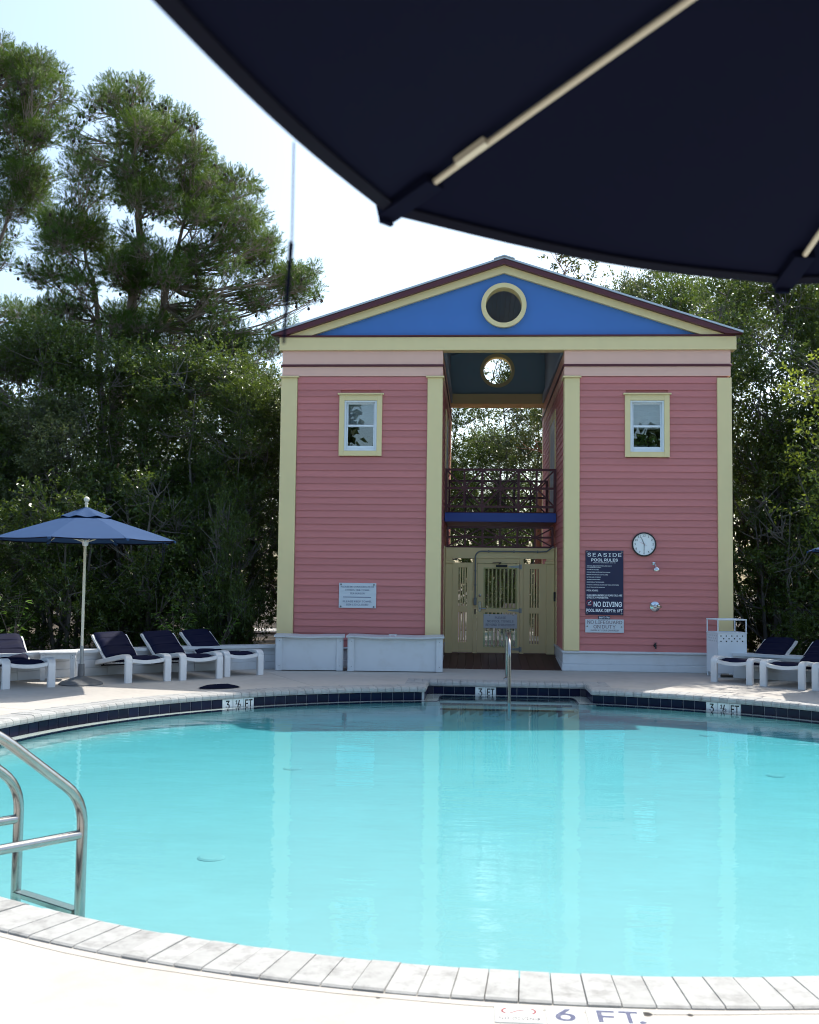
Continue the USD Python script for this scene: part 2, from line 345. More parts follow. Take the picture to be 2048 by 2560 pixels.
# keep the alcove open: drop wall faces there
V, F = loft(rows)
cx = V[F].mean(1)
keep = ~((cx[:, 0] > AX0+.2) & (cx[:, 0] < AX1-.2) & (cx[:, 1] > -3.6) & (cx[:, 2] > -.36))
shell.add(V, F[keep])
obj('basin', shell, L['plaster'], pool, smooth=35)
# steps in the alcove (apparent risers are small)
nav = MB()
for i, (yb, yf, z) in enumerate(((AYB-.20, -2.72, -.225), (-2.72, -3.02, -.262), (-3.02, -3.36, -.30))):
    sm = MB(); sm.box(AX0+.2, yf, z-.30, AX1-.2, (yb if i == 0 else yb)+.02, z)
    obj('step', sm, L['plaster'], pool)
    t = MB()
    for x in np.arange(AX0+.21, AX1-.25, .165): t.box(x, yf-.003, z-.022, min(x+.16, AX1-.2), yf+.022, z+.003)
    obj('step_trim', t, L['navy_tile'], pool)
sd = MB(); sd.box(AX0-.05, -3.5, -.8, AX0+.2, AYB, WATER-.02); sd.box(AX1-.2, -3.5, -.8, AX1+.05, AYB, WATER-.02); sd.box(AX0, AYB-.2, -.8, AX1, AYB+.05, WATER-.02)
obj('step_cheek', sd, L['plaster'], pool)
# navy nosing along the ledge edge
lp = resample(lr, .165); t = MB(); ln = len(lp)
for i in range(ln):
    a, b = lp[i], lp[(i+1) % ln]; d = b-a; d /= np.linalg.norm(d)
    a3 = np.array([*(a+d*.003), WATER-.022]); b3 = np.array([*(b-d*.003), WATER-.022]); t.bar(a3, b3, .026, .022)
obj('ledge_trim', t, L['navy_tile'], pool, kind='stuff')
# waterline tiles
tp = resample(ring, .163); tn = len(tp); rest = MB(); grout = MB()
CR = {'L': (-3.86, -4.41), 'R': (2.96, -4.05)}
tiles = []
for i in range(tn):
    a, b = tp[i], tp[(i+1) % tn]; d = b-a; Ln = np.linalg.norm(d); d /= Ln; nrm = np.array([-d[1], d[0]])
    tiles.append((a, b, d, nrm, (a+b)/2))
def nearest(pt): return int(np.argmin([np.hypot(*(t[4]-pt)) for t in tiles]))
MARK = {}
iL, iR = nearest(np.array(CR['L'])), nearest(np.array(CR['R'])); iM = nearest(np.array([-.17, AYB]))
# ring runs counter-clockwise, so along the far wall it goes right to left: text order is reversed index
for k, tx in ((1, '3'), (0, '½'), (-1, 'FT')):
    MARK[(iL+k) % tn] = tx; MARK[(iR+k) % tn] = tx
MARK[(iM+1) % tn] = '3'; MARK[iM] = 'FT'
for i, (a, b, d, nrm, c) in enumerate(tiles):
    p0, p1 = a+d*.0022, b-d*.0022; ang = math.degrees(math.atan2(*(c-PC)[::-1]))
    def tile_mesh(mb):
        out = -nrm*.010
        q = [(*p0, -.222), (*p1, -.222), (*p1, -.072), (*p0, -.072)]
        v = [np.array(z) for z in q]+[np.array(z)+np.array([nrm[0]*.006, nrm[1]*.006, 0]) for z in q]
        e = .004; vv = v[:4]
        fr = [np.array(q[0])+np.array([*(d*e), e]), np.array(q[1])+np.array([*(-d*e), e]), np.array(q[2])+np.array([*(-d*e), -e]), np.array(q[3])+np.array([*(d*e), -e])]
        fr = [z+np.array([nrm[0]*.007, nrm[1]*.007, 0]) for z in fr]
        mb.add(vv+fr, np.array([[4,5,6],[4,6,7],[0,1,5],[0,5,4],[1,2,6],[1,6,5],[2,3,7],[2,7,6],[3,0,4],[3,4,7]]))
    vis = -12 < ang < 185 or abs(c[0]) < 1.35 and c[1] > -4
    if i in MARK:
        mb = MB(); tile_mesh(mb); o = obj('marker_tile', mb, L['white_tile'], pool, label='white depth marker tile reading '+MARK[i])
        M = basis(np.array([*(c+nrm*.0072), -.222+.022]), [-d[0], -d[1], 0], [0, 0, 1])
        tx = MARK[i]
        if tx == '½':
            parts = [text_line('1', .052, M @ trimesh.transformations.translation_matrix([-.026, .050, 0]), .0015, True),
                     text_line('2', .052, M @ trimesh.transformations.translation_matrix([.026, 0, 0]), .0015, True),
                     text_line('/', .09, M @ trimesh.transformations.translation_matrix([.002, .008, 0]), .0015, True)]
            tm = trimesh.util.concatenate(parts)
        else: tm = text_line(tx, .105, M, .0015, True, width=.062 if tx == '3' else .115)
        obj('lettering', tm, L['letter_black'], o)
    elif vis: mb = MB(); tile_mesh(mb); obj('tile', mb, L['navy_tile'], pool)
    else: tile_mesh(rest)
obj('near_tiles', rest, L['navy_tile'], pool, kind='stuff')
obj('tile_grout', loft([w3(ring, -.06), w3(ring, -.224)]), L['grout'], pool)
# coping stones
cr = np.array(pool_edge.exterior.coords)[:-1]
if not pool_edge.exterior.is_ccw: cr = cr[::-1]
random.seed(11)
W0 = .34
def stone(mb, a, b, d, nrm_out, w0=0.0, w1=0.0, dz=0.0):
    """a->b inner edge (ccw), outwards nrm_out; bullnose profile swept from a to b"""
    prof = [(.0, -.066), (-.006, -.045), (-.004, -.018), (.010, .001), (.035, .010), (W0-.012, .012), (W0, .006), (W0, -.066)]
    A = [np.array([*(a+d*.0025+nrm_out[0]*p), z+dz]) for p, z in prof]; B = [np.array([*(b-d*.0025+nrm_out[1]*p), z+dz]) for p, z in prof]
    n = len(prof); F = []
    for i in range(n):
        j = (i+1) % n; F += [[i, n+i, n+j], [i, n+j, j]]
    for i in range(1, n-1): F += [[0, i, i+1], [n, n+i+1, n+i]]
    mb.add(A+B, np.array(F)[:, ::-1])
runs = []
ti0 = math.asin((AX1-PC[0])/PR); ti1 = math.asin((PC[0]-AX0)/PR)
a0 = math.pi/2-ti0; a1 = math.pi/2+ti1+0.0
arc = (a0-a1) % (2*math.pi); ns = int(round(arc*PR/.122)); restc = MB(); ang = a1
for i in range(ns):
    s0 = a1+arc*i/ns; s1 = a1+arc*(i+1)/ns
    e0, e1 = (np.array([math.cos(s), math.sin(s)]) for s in (s0, s1)); p0, p1 = PC+e0*PR, PC+e1*PR; d = (p1-p0)/np.linalg.norm(p1-p0)
    deg = math.degrees((s0+s1)/2) % 360; dz = random.uniform(-.0025, .0025)
    if 8 < deg < 170 or 232 < deg < 290:
        mb = MB(); stone(mb, p0, p1, d, (e0, e1), dz=dz); obj('coping_stone', mb, L['coping_stone'], pool)
    else: stone(restc, p0, p1, d, (e0, e1), dz=dz)
yc0 = PC[1]+math.sqrt(PR**2-(AX1-PC[0])**2)+W0; yc1 = PC[1]+math.sqrt(PR**2-(AX0-PC[0])**2)+W0
for (p, q, no) in (((AX1, yc0-.31), (AX1, AYB), (1, 0)), ((AX1+W0, AYB), (AX0-W0, AYB), (0, 1)), ((AX0, AYB), (AX0, yc1-.31), (-1, 0))):
    p, q = np.array(p, float), np.array(q, float); Ls = np.linalg.norm(q-p); d = (q-p)/Ls; k = max(1, int(round(Ls/.122))); no = np.array(no, float)
    for i in range(k):
        mb = MB(); stone(mb, p+d*Ls*i/k, p+d*Ls*(i+1)/k, d, (no, no), dz=random.uniform(-.002, .002)); obj('coping_stone', mb, L['coping_stone'], pool)
obj('side_coping', restc, L['coping_stone'], pool, kind='stuff')
for x, y in ((-2.40, -7.77), (-2.35, -11.4), (2.72, -7.52), (2.63, -4.6), (-2.42, -4.75)):
    m = MB(); m.lathe([(.0, -.02), (.115, -.02), (.10, .0), (.08, .008), (0, .010)], 20, (x, y, float(floor_z(x, y))+.004)); obj('floor_inlet', m, L['plaster'], pool)
# water: closed body, top face at the waterline, its lower part buried in the shell
m = MB(); m.poly(wall.buffer(.006), 1.5); v, f = m.mesh(); v[:, 2] += WATER-1.5
obj('pool_water', (v, f), L['water'], kind='structure')

# depth plates set in the near deck
def plate(x0, x1, y0, name, label, build):
    t = thing(name, label, 'sign', (0, 0, 0), group=None)
    m = MB(); m.rbox(x0, y0, -.02, x1, y0+.155, .0045, .002); obj('plate', m, L['white_tile'], t); build(t); return t
FL = lambda x, y: np.array([[1, 0, 0, x], [0, 1, 0, y], [0, 0, 1, .0047], [0, 0, 0, 1.0]])
PY = -15.085
plate(-.185, -.045, PY, 'depth_plate', 'white deck plate with a worn blue figure 6', lambda t: obj('lettering', text_line('6', .10, FL(-.115, PY+.03), .001, True, width=.075), L['worn_blue'], t))
plate(-.035, .175, PY, 'depth_plate', 'white deck plate with worn blue letters FT', lambda t: obj('lettering', trimesh.util.concatenate([text_line('F', .10, FL(.035, PY+.03), .001, True, width=.066), text_line('T', .10, FL(.118, PY+.03), .001, True, width=.07), text_line('.', .10, FL(.162, PY+.03), .001, True)]), L['worn_blue'], t))
def nodive(t):
    cx, cy = -.285, PY+.098
    for a, b in ((140, 215), (-35, 40)):
        pts = [(cx+.062*math.cos(math.radians(q)), cy+.036*math.sin(math.radians(q))) for q in np.linspace(a, b, 9)]
        m = MB(); m.poly(LineString(pts).buffer(.004), .001, FL(0, 0)); obj('ring_arc', m, L['worn_red'], t)
    m = MB(); m.poly(LineString([(cx-.024, cy-.012), (cx-.006, cy+.003), (cx+.018, cy+.012)]).buffer(.003), .001, FL(0, 0)); m.poly(Point(cx-.03, cy-.016).buffer(.004), .001, FL(0, 0))
    obj('diver', m, L['worn_red'], t)
    obj('lettering', text_line('NO DIVING', .022, FL(cx, PY+.022), .001, True, width=.15), L['worn_grey'], t)
plate(-.375, -.195, PY, 'no_diving_plate', 'white deck plate with worn red no diving ring', nodive)
# ------------------------------------------------------------------ bath house
H = thing('bath_house', 'pink clapboard pool house with yellow pilasters and blue gable', 'building')
WO, WI = 4.085, 1.105           # outer and inner pilaster edges
BD = 6.5                        # depth
ZB, ZC, ZE0, ZE1 = .36, 5.31, 5.79, 6.035
SLOPE = (7.45-6.07)/4.24
# tower cores (behind the boards), with window openings
WIN = {-1: (-3.0, -2.21, 3.84, 4.965), 1: (2.19, 2.985, 3.84, 4.97)}
for s in (-1, 1):
    x0, x1 = (-WO+.06, -WI-.03) if s < 0 else (WI+.03, WO-.06)
    w = WIN[s]; ox0, ox1, oz0, oz1 = w[0]+.09, w[1]-.09, w[2]+.09, w[3]-.09
    front = sbox(x0, 0, x1, ZE0).difference(sbox(ox0, oz0, ox1, oz1))
    m = MB(); m.poly(front, .10, XZ(.135)); m.box(x0, .13, 0, x0+.10, BD, ZE0); m.box(x1-.10, .13, 0, x1, BD, ZE0); m.box(x0+.1, BD-.1, 0, x1-.1, BD, ZE0)
    m.box(x0+.1, .14, 2.75, x1-.1, BD-.1, 2.9); m.box(x0+.1, .14, ZE0-.1, x1-.1, BD-.1, ZE0-.01)
    obj('tower_wall', m, L['interior'] if False else L['pink_siding'], H)
    rm = MB(); rm.box(ox0-.25, 1.3, oz0-.5, ox1+.25, 1.34, oz1+.3); rm.box(ox0-.3, .14, oz0-.5, ox0-.26, 1.34, oz1+.3); rm.box(ox1+.26, .14, oz0-.5, ox1+.3, 1.34, oz1+.3)
    obj('room_lining', rm, L['interior'], H)
# clapboards
EXPO = .1237; NB = int(round((ZC-ZB)/EXPO)); EXPO = (ZC-ZB)/NB
def board(x0, x1, z, h):
    """front-facing board along X: bevelled section"""
    e = .004
    v = []
    for x in (x0, x1): v += [(x, .036, z), (x, .0, z+.0), (x, .0, z+.012), (x, .012, z+h+e*0), (x, .036, z+h)]
    F = [[0,1,6],[0,6,5],[1,2,7],[1,7,6],[2,3,8],[2,8,7],[3,4,9],[3,9,8],[4,0,5],[4,5,9],[0,2,1],[0,3,2],[0,4,3],[5,6,7],[5,7,8],[5,8,9]]
    return np.array(v, float), np.array(F)
for s in (-1, 1):
    xa, xb = (-WO+.305, -WI-.25) if s < 0 else (WI+.25, WO-.25)
    w = WIN[s]
    for i in range(NB):
        z = ZB+i*EXPO
        if z+EXPO > w[2]+.03 and z < w[3]-.0:
            segs = ((xa, w[0]+.02), (w[1]-.02, xb))
        else: segs = ((xa, xb),)
        for a, b in segs: obj('siding_board', board(a, b, z, EXPO-.0005), L['pink_siding'], H)
# passage side boards (seen along the passage)
for s in (-1, 1):
    X = s*(WI+.002)
    for i in range(NB):
        z = ZB+i*EXPO; v, f = board(.24, BD-.06, z, EXPO-.0005)
        # rotate so that it faces the passage: (x along Y), depth y -> away from the passage
        q = np.stack([X+s*(v[:, 1]*.8), v[:, 0], v[:, 2]], 1)
        obj('siding_board', (q, f if s > 0 else f[:, ::-1]), L['pink_siding'], H)
# outer side walls
for s in (-1, 1):
    m = MB()
    for i in range(NB):
        z = ZB+i*EXPO; v, f = board(.24, BD-.06, z, EXPO-.0005); q = np.stack([s*(WO-.01)-s*v[:, 1]*.8, v[:, 0], v[:, 2]], 1); m.add(q, f if s < 0 else f[:, ::-1])
    obj('side_cladding', m, L['pink_siding'], H, kind='stuff')
# pilasters and caps
for s, outer in ((-1, 1), (-1, 0), (1, 0), (1, 1)):
    if outer: x0, x1 = (-WO, -WO+.30) if s < 0 else (WO-.255, WO)
    else: x0, x1 = (-WI-.275, -WI) if s < 0 else (WI, WI+.275)
    m = MB(); m.rbox(x0, -.03, ZB, x1, .26, ZC-.028, .006); p = obj('pilaster', m, L['cream_paint'], H)
    if not (s > 0 and outer):
        m = MB(); m.rbox(x0-.03, -.065, ZC-.028, x1+.03, .29, ZC+.006, .008); obj('cap', m, L['cream_paint'], p)
    m = MB(); bx0, bx1 = (x0, x0+.28) if s < 0 and outer or s > 0 and not outer else (x1-.28, x1)
    m.rbox(x0, BD-.28, ZB, x1, BD+.03, ZC, .006); obj('rear_pilaster', m, L['cream_paint'], H)
# salmon frieze with maroon band
for s in (-1, 1):
    x0, x1 = (-WO+.01, -WI) if s < 0 else (WI, WO-.01)
    m = MB(); m.box(x0, -.004, ZC+.007, x1, .12, 5.492); m.box(x0, -.004, 5.535, x1, .12, ZE0); obj('frieze_board', m, L['salmon_paint'], H)
    m = MB(); m.rbox(x0-.022, -.030, 5.493, x1+.022, .12, 5.534, .008); obj('frieze_band', m, L['maroon_paint'], H)
    X = s*WI; m = MB(); a, b = sorted((X, X+s*.10)); m.box(a, .122, ZC+.007, b, BD, 5.492); m.box(a, .122, 5.535, b, BD, ZE0-.002); obj('frieze_board', m, L['salmon_paint'], H)
    m = MB(); a, b = sorted((X-s*.022, X+s*.1)); m.box(a, .122, 5.493, b, BD+.02, 5.534); obj('frieze_band', m, L['maroon_paint'], H)
    X = s*(WO-.01); m = MB(); a, b = sorted((X, X-s*.10)); m.box(a, .122, ZC, b, BD, ZE0-.002); obj('frieze_board', m, L['salmon_paint'], H)
# entablature beams (front and rear) and side eaves
m = MB(); m.rbox(-WO-.045, -.05, ZE0, WO+.085, .20, ZE1, .006); obj('entablature', m, L['cream_paint'], H)
m = MB(); m.rbox(-WO-.045, 5.85, ZE0, WO+.085, 6.45, ZE1, .006); obj('entablature', m, L['cream_paint'], H, label='rear cream beam over the passage')
m = MB(); m.rbox(-WI-.0, .205, ZE0+.02, -WI+.04, 5.84, ZE1-.02, .004); m.rbox(WI-.04, .205, ZE0+.02, WI, 5.84, ZE1-.02, .004); obj('ceiling_trim', m, L['ceiling_blue'], H)
for s in (-1, 1):
    m = MB(); m.poly(Polygon([(s*(WO-.01), ZE0-.10), (s*(WO+.03), ZE0+.0), (s*(WO+.03), ZE1), (s*4.22, 6.045), (s*4.20, 6.075), (s*(WO-.02), ZE1+.07)]), BD-.3, XZ(BD-.08)); obj('eave_soffit', m, L['zinc'], H)
# pediment: blue field with round opening, cream rake board, maroon fascia, bottom line
def tri(zt, half, zb): return Polygon([(-half, zb), (half, zb), (0, zt)])
def zline(z_apex, x): return z_apex-SLOPE*abs(x)
OC = (0.0, 6.622)
def gable(z_ap, zb): h = (z_ap-zb)/SLOPE; return Polygon([(-h, zb), (h, zb), (0, z_ap)])
field = gable(7.26, ZE1).difference(Point(*OC).buffer(.345, 48))
m = MB(); m.poly(field, .14, XZ(.17)); obj('gable_field', m, L['blue_paint'], H)
band = gable(7.362, ZE1+.034).difference(gable(7.222, ZE1+.034-.0001)); m = MB(); m.poly(band.intersection(sbox(-9, ZE1+.034, 9, 9)), .10, XZ(.055)); obj('rake_board', m, L['cream_paint'], H)
m = MB(); m.poly(gable(7.455, ZE1+.03).difference(gable(7.360, ZE1+.03-.0001)), .16, XZ(.02)); obj('rake_fascia', m, L['maroon_paint'], H)
m = MB(); m.rbox(-4.13, -.075, ZE1+.001, 4.15, .10, ZE1+.030, .005); obj('pediment_line', m, L['maroon_paint'], H)
def ring_part(y0, d, name, parent, mname, lab=None):
    m = MB(); m.poly(Point(*OC).buffer(.412, 48).difference(Point(*OC).buffer(.329, 48)), d, XZ(y0)); return obj(name, m, L[mname], parent, label=lab)
ring_part(.22, .27, 'porthole_ring', H, 'cream_paint')
# rear gable wall with its own porthole
rf = Polygon([(-2.6, ZE1-.01), (2.6, ZE1-.01), (2.6, zline(7.43, 2.6)), (0, 7.43), (-2.6, zline(7.43, 2.6))]).difference(Point(*OC).buffer(.345, 48))
m = MB(); m.poly(rf, .16, XZ(6.16)); obj('gable_field', m, L['ceiling_blue'], H, label='rear blue gable wall')
ring_part(6.20, .24, 'porthole_ring', H, 'cream_paint')
# roof slabs + ridge cap + beadboard ceiling
for s in (-1, 1):
    nx, nz = SLOPE*s/math.hypot(1, SLOPE), 1/math.hypot(1, SLOPE)
    for nm, off, th_, mt, y0, y1, xe in (('roof_slope', .0, .035, 'roof_metal', -.16, BD+.2, 4.27),):
        za = 7.462
        v = []
        for y in (y0, y1):
            for x, o in ((0, 0), (xe, 0), (xe, th_), (0, th_)): v.append((s*x, y, za-SLOPE*x+o))
        q = np.array(v); F = np.array([[0,1,2],[0,2,3],[4,6,5],[4,7,6],[0,4,5],[0,5,1],[1,5,6],[1,6,2],[2,6,7],[2,7,3],[3,7,4],[3,4,0]])
        r = obj(nm, (q, F if s < 0 else F[:, ::-1]), L[mt], H)
        sm = MB()
        for y in np.arange(.2, BD, .42): sm.bar((s*.05, y, za-SLOPE*.05+.045), (s*4.2, y, za-SLOPE*4.2+.045), .025, .025)
        obj('standing_seam', sm, L[mt], r, kind='stuff')
    cm = MB()
    for j in range(26):      # beadboard planks run front to back
        xa, xb = j*.092, j*.092+.086
        v = []
        for y in (.17, 6.0):
            for x, o in ((xa, 0), (xb, 0), (xb, .03), (xa, .03)): v.append((s*x, y, 7.34-SLOPE*x+o))
        q = np.array(v); F = np.array([[0,1,2],[0,2,3],[4,6,5],[4,7,6],[0,4,5],[0,5,1],[1,5,6],[1,6,2],[2,6,7],[2,7,3],[3,7,4],[3,4,0]])
        cm.add(q, F if s < 0 else F[:, ::-1])
    obj('ceiling_boards', cm, L['ceiling_blue'], H, kind='stuff')
    cm = MB(); a, b = sorted((s*(WI+.02), s*(WI+.06))); cm.box(a, .2, ZE1-.02, b, 5.9, zline(7.34, WI))
    obj('ceiling_wall', cm, L['ceiling_blue'], H)
m = MB(); m.bar((0, -.18, 7.50), (0, BD+.2, 7.50), .02, .02); m.poly(Polygon([(-.19, 7.435), (0, 7.497), (.19, 7.435), (.19, 7.455), (0, 7.517), (-.19, 7.455)]), BD+.4, XZ(BD+.21)); obj('ridge_cap', m, L['roof_metal'], H)
for x in (-2.05, 2.12):
    m = MB(); m.lathe([(.045, 6.6), (.045, 7.02), (.055, 7.02), (.055, 7.06), (0, 7.06)], 12, (x*1.0, 2.2, 7.0-6.95+(.06 if x < 0 else .06))); obj('vent_pipe', m, L['white_vinyl'], H)
# base moulding (right tower and passage sides; left tower base is behind the bins)
def base_run(x0, x1, y_front, s_ret=None):
    m = MB(); m.rbox(x0, y_front-.045, 0, x1, y_front+.12, .125, .01); m.rbox(x0+.012, y_front-.028, .125, x1-.0, y_front+.12, .315, .006); m.rbox(x0-.005, y_front-.055, .315, x1+.0, y_front+.12, .36, .012); return m
obj('base_moulding', base_run(WI-.03, WO+.0, .03), L['white_paint'], H)
obj('base_moulding', base_run(-WO, -WI+.03, .03), L['white_paint'], H)
for s in (-1, 1):
    m = MB()
    for a, b, o in ((0, .125, .045), (.125, .315, .028), (.315, .36, .05)):
        p, q = sorted((s*(WI+.03), s*(WI-o+.02))); m.box(p, .152, a, q, 5.9, b-.001)
    obj('base_moulding', m, L['white_paint'], H)
# windows
for s in (-1, 1):
    x0, x1, z0, z1 = WIN[s]; wd = thing('window', parent=H)
    m = MB(); c = .095
    m.rbox(x0, -.032, z0, x0+c, .05, z1-.001, .004); m.rbox(x1-c, -.032, z0, x1, .05, z1-.001, .004); m.rbox(x0+c, -.030, z1-c-.005, x1-c, .05, z1-.002, .003); m.rbox(x0+c, -.030, z0+.001, x1-c, .05, z0+c, .003)
    obj('casing', m, L['cream_paint'], wd)
    m = MB(); m.rbox(x0-.03, -.06, z1, x1+.03, .05, z1+.032, .006); obj('head_cap', m, L['cream_paint'], wd)
    a0, a1, b0, b1 = x0+c, x1-c, z0+c, z1-c-.005; t = .035
    m = MB(); m.rbox(a0, -.012, b0, a0+t, .12, b1, .003); m.rbox(a1-t, -.012, b0, a1, .12, b1, .003); m.rbox(a0+t, -.010, b1-t, a1-t, .12, b1, .003); m.rbox(a0+t, -.010, b0, a1-t, .12, b0+t, .003); obj('frame', m, L['white_vinyl'], wd)
    zm = (b0+b1)/2; t2 = .032
    def sash(z_0, z_1, y, rail_b, rail_t):
        m = MB(); m.rbox(a0+t, y, z_0, a0+t+t2, y+.03, z_1, .003); m.rbox(a1-t-t2, y, z_0, a1-t, y+.03, z_1, .003); m.rbox(a0+t+t2, y, z_0, a1-t-t2, y+.03, z_0+rail_b, .003); m.rbox(a0+t+t2, y, z_1-rail_t, a1-t-t2, y+.03, z_1, .003); return m
    obj('sash', sash(zm-.022, b1-t, .045, .04, .03), L['white_vinyl'], wd); obj('sash', sash(b0+t, zm+.02, .012, .058, .04), L['white_vinyl'], wd)
    m = MB(); m.box(a0+t+t2, .060, zm, a1-t-t2, .064, b1-t-.02); obj('pane', m, L['glass'], wd); m = MB(); m.box(a0+t+t2, .027, b0+t+.05, a1-t-t2, .031, zm-.01); obj('pane', m, L['glass'], wd)
    bl = MB()
    zz = b1-t
    zb_ = zm-.02 if s > 0 else zm+.05
    while zz > zb_:
        bl.rbox(a0+t+.01, .13, zz-.021, a1-t-.01, .137, zz, .002); zz -= .0225
    obj('blind', bl, L['blind'], wd)
    m = MB(); m.box(a0-.1, .137, b0-.05, a1+.1, .42, b0+.03); obj('sill', m, L['white_paint'], wd)
# passage floor: sloping ramp, then level boards
for j in range(15):
    xa = -WI+.01+j*.1465; m = MB(); xb = xa+.142
    v = [(xa, .03, .0), (xb, .03, .0), (xb, 2.0, .145), (xa, 2.0, .145), (xa, .03, -.05), (xb, .03, -.05), (xb, 2.0, .05), (xa, 2.0, .05)]
    m.add(v, np.array([[0,1,2],[0,2,3],[4,6,5],[4,7,6],[0,4,5],[0,5,1],[1,5,6],[1,6,2],[2,6,7],[2,7,3],[3,7,4],[3,4,0]])); obj('floor_board', m, L['deck_wood'], H)
m = MB(); m.box(-WI+.01, 2.001, -.02, WI-.01, BD+.2, .145); obj('passage_floor', m, L['deck_wood'], H)
# balcony slab, fascia
m = MB(); m.box(-WI+.005, 1.90, 2.76, WI-.005, 4.35, 2.93); obj('balcony_floor', m, L['deck_wood'], H)
m = MB(); m.rbox(-WI+.004, 1.845, 2.755, WI-.004, 1.898, 2.937, .004); obj('balcony_fascia', m, L['fascia_blue'], H)
m = MB(); m.rbox(-WI+.02, 1.83, 2.938, WI-.02, 1.91, 2.952, .003); obj('balcony_edge', m, L['maroon_paint'], H)
def lattice(name, y, x0, x1, z0, z1, npan, w, zpost, lab):
    r = thing(name, parent=H); custom(r, label=lab)
    cx = np.linspace(x0, x1, npan+1)
    for z, nm in ((z1, 'top_rail'), (z0, 'bottom_rail'), ((z0+z1)/2, 'mid_rail')):
        m = MB(); m.bar((x0, y, z), (x1, y, z), w, w*1.05); obj(nm, m, L['maroon_paint'], r)
    for i, x in enumerate(cx):
        m = MB(); m.bar((x, y-.001, zpost), (x, y-.001, z1+w*.5), w*1.25, w*1.2, (1, 0, 0)); obj('post', m, L['maroon_paint'], r)
    for i in range(npan):
        a, b = cx[i]+w*.5, cx[i+1]-w*.5; c = (a+b)/2; zm = (z0+z1)/2
        m = MB(); m.bar((c, y+.002, z0), (c, y+.002, z1), w*.9, w*.9, (1, 0, 0)); obj('baluster', m, L['maroon_paint'], r)
        for p, q, k in (((a, z0+.02), (b, z1-.02), .004), ((a, z1-.02), (b, z0+.02), -.005)):
            m = MB(); m.bar((p[0], y+k, p[1]), (q[0], y+k, q[1]), w*.75, w*.8, (0, 1, 0)); obj('brace', m, L['maroon_paint'], r)
    return r
lattice('railing', 1.865, -WI+.03, WI-.03, 3.055, 3.795, 3, .042, 2.952, 'front balcony railing')
lattice('railing', 4.28, -WI+.03, WI-.03, 3.055, 3.795, 3, .042, 2.93, 'rear balcony railing')
lattice('transom_lattice', 2.06, -WI+.06, WI-.06, 2.262, 2.655, 3, .036, 2.25, 'lattice between gate and balcony')
# upper doors on the passage walls
for s in (-1, 1):
    X = s*(WI-.016); d = thing('balcony_door', parent=H)
    m = MB(); a, b = sorted((X, X+s*.03))
    m.box(a, 2.1, 2.95, b, 2.22, 5.05); m.box(a, 3.55, 2.95, b, 3.67, 5.05); m.box(a, 2.22, 4.90, b, 3.55, 5.05); obj('casing', m, L['cream_paint'], d)
    m = MB(); a, b = sorted((X+s*.008, X+s*.03)); m.box(a, 2.22, 2.95, b, 3.55, 4.90); obj('leaf', m, L['white_paint'], d)
    m = MB()
    for y in (2.40, 2.95): a, b = sorted((X+s*.004, X+s*.03)); m.box(a, y, 3.2, b, y+.42, 4.7)
    obj('panel', m, L['blind'], d)
m = MB(); m.rbox(WI-.05, 1.78, 1.20, WI-.0, 1.86, 1.38, .006); obj('card_reader', m, L['black_plastic'], H)
# cream lining of the passage beside the gate
for s in (-1, 1):
    a, b = sorted((s*(WI-.012), s*(WI+.01))); m = MB(); m.box(a, 1.72, .36, b, 2.9, 2.26); obj('passage_lining', m, L['cream_paint'], H)

# entrance gate across the passage
G = thing('entrance_gate', 'yellow slatted entrance gate with door under the balcony', 'gate')
GY = 2.05
def gb(name, x0, x1, z0, z1, y0=GY, y1=GY+.05, parent=G, mt='cream_paint', b=.004):
    m = MB(); m.rbox(x0, y0, z0, x1, y1, z1, b); return obj(name, m, L[mt], parent)
gb('header', -1.085, 1.085, 2.03, 2.245, GY-.03, GY+.09)
for x0, x1 in ((-1.085, -.945), (.925, 1.085)):
    gb('post', x0, x1, .146, 1.93, GY-.04, GY+.09); gb('post_cap', x0-.0 if x0 < 0 else x0-.03, x1+.03 if x0 < 0 else x1, 1.931, 1.985, GY-.07, GY+.1); gb('post_cap', x0, x1, 1.986, 2.029, GY-.05, GY+.09)
gb('jamb', -.529, -.449, .146, 2.029, GY-.015, GY+.08); gb('jamb', .398, .478, .146, 2.029, GY-.015, GY+.08); gb('door_head', -.448, .397, 1.937, 2.029, GY-.012, GY+.08)
def slatted(parent, x0, x1, z0, z1, opens, n_gap, y0, slat_w=.030):
    """frame around the openings, with vertical slats in each opening"""
    ox0, ox1 = opens[0][0], opens[0][1]
    gb('stile', x0, ox0, z0, z1, y0, y0+.045, parent); gb('stile', ox1, x1, z0, z1, y0, y0+.045, parent)
    zs = [z0]+[z for o in opens for z in (o[2], o[3])]+[z1]
    for i in range(0, len(zs), 2): gb('rail', ox0, ox1, zs[i], zs[i+1], y0+.001, y0+.044, parent)
    for o in opens:
        gap = (o[1]-o[0]-slat_w*(n_gap-1))/n_gap
        for k in range(n_gap-1):
            x = o[0]+gap+k*(gap+slat_w); gb('slat', x, x+slat_w, o[2], o[3], y0+.012, y0+.034, parent, b=.003)
lp_ = thing('side_panel', parent=G); slatted(lp_, -.944, -.530, .165, 1.945, ((-.818, -.655, .36, .955), (-.818, -.655, 1.08, 1.845)), 4, GY)
rp_ = thing('side_panel', parent=G); slatted(rp_, .479, .924, .165, 1.935, ((.60, .775, .345, .945), (.60, .775, 1.06, 1.83)), 4, GY)
D = thing('door', parent=G); slatted(D, -.445, .394, .160, 1.930, ((-.285, .315, .285, .955), (-.285, .315, 1.05, 1.825)), 8, GY-.004)
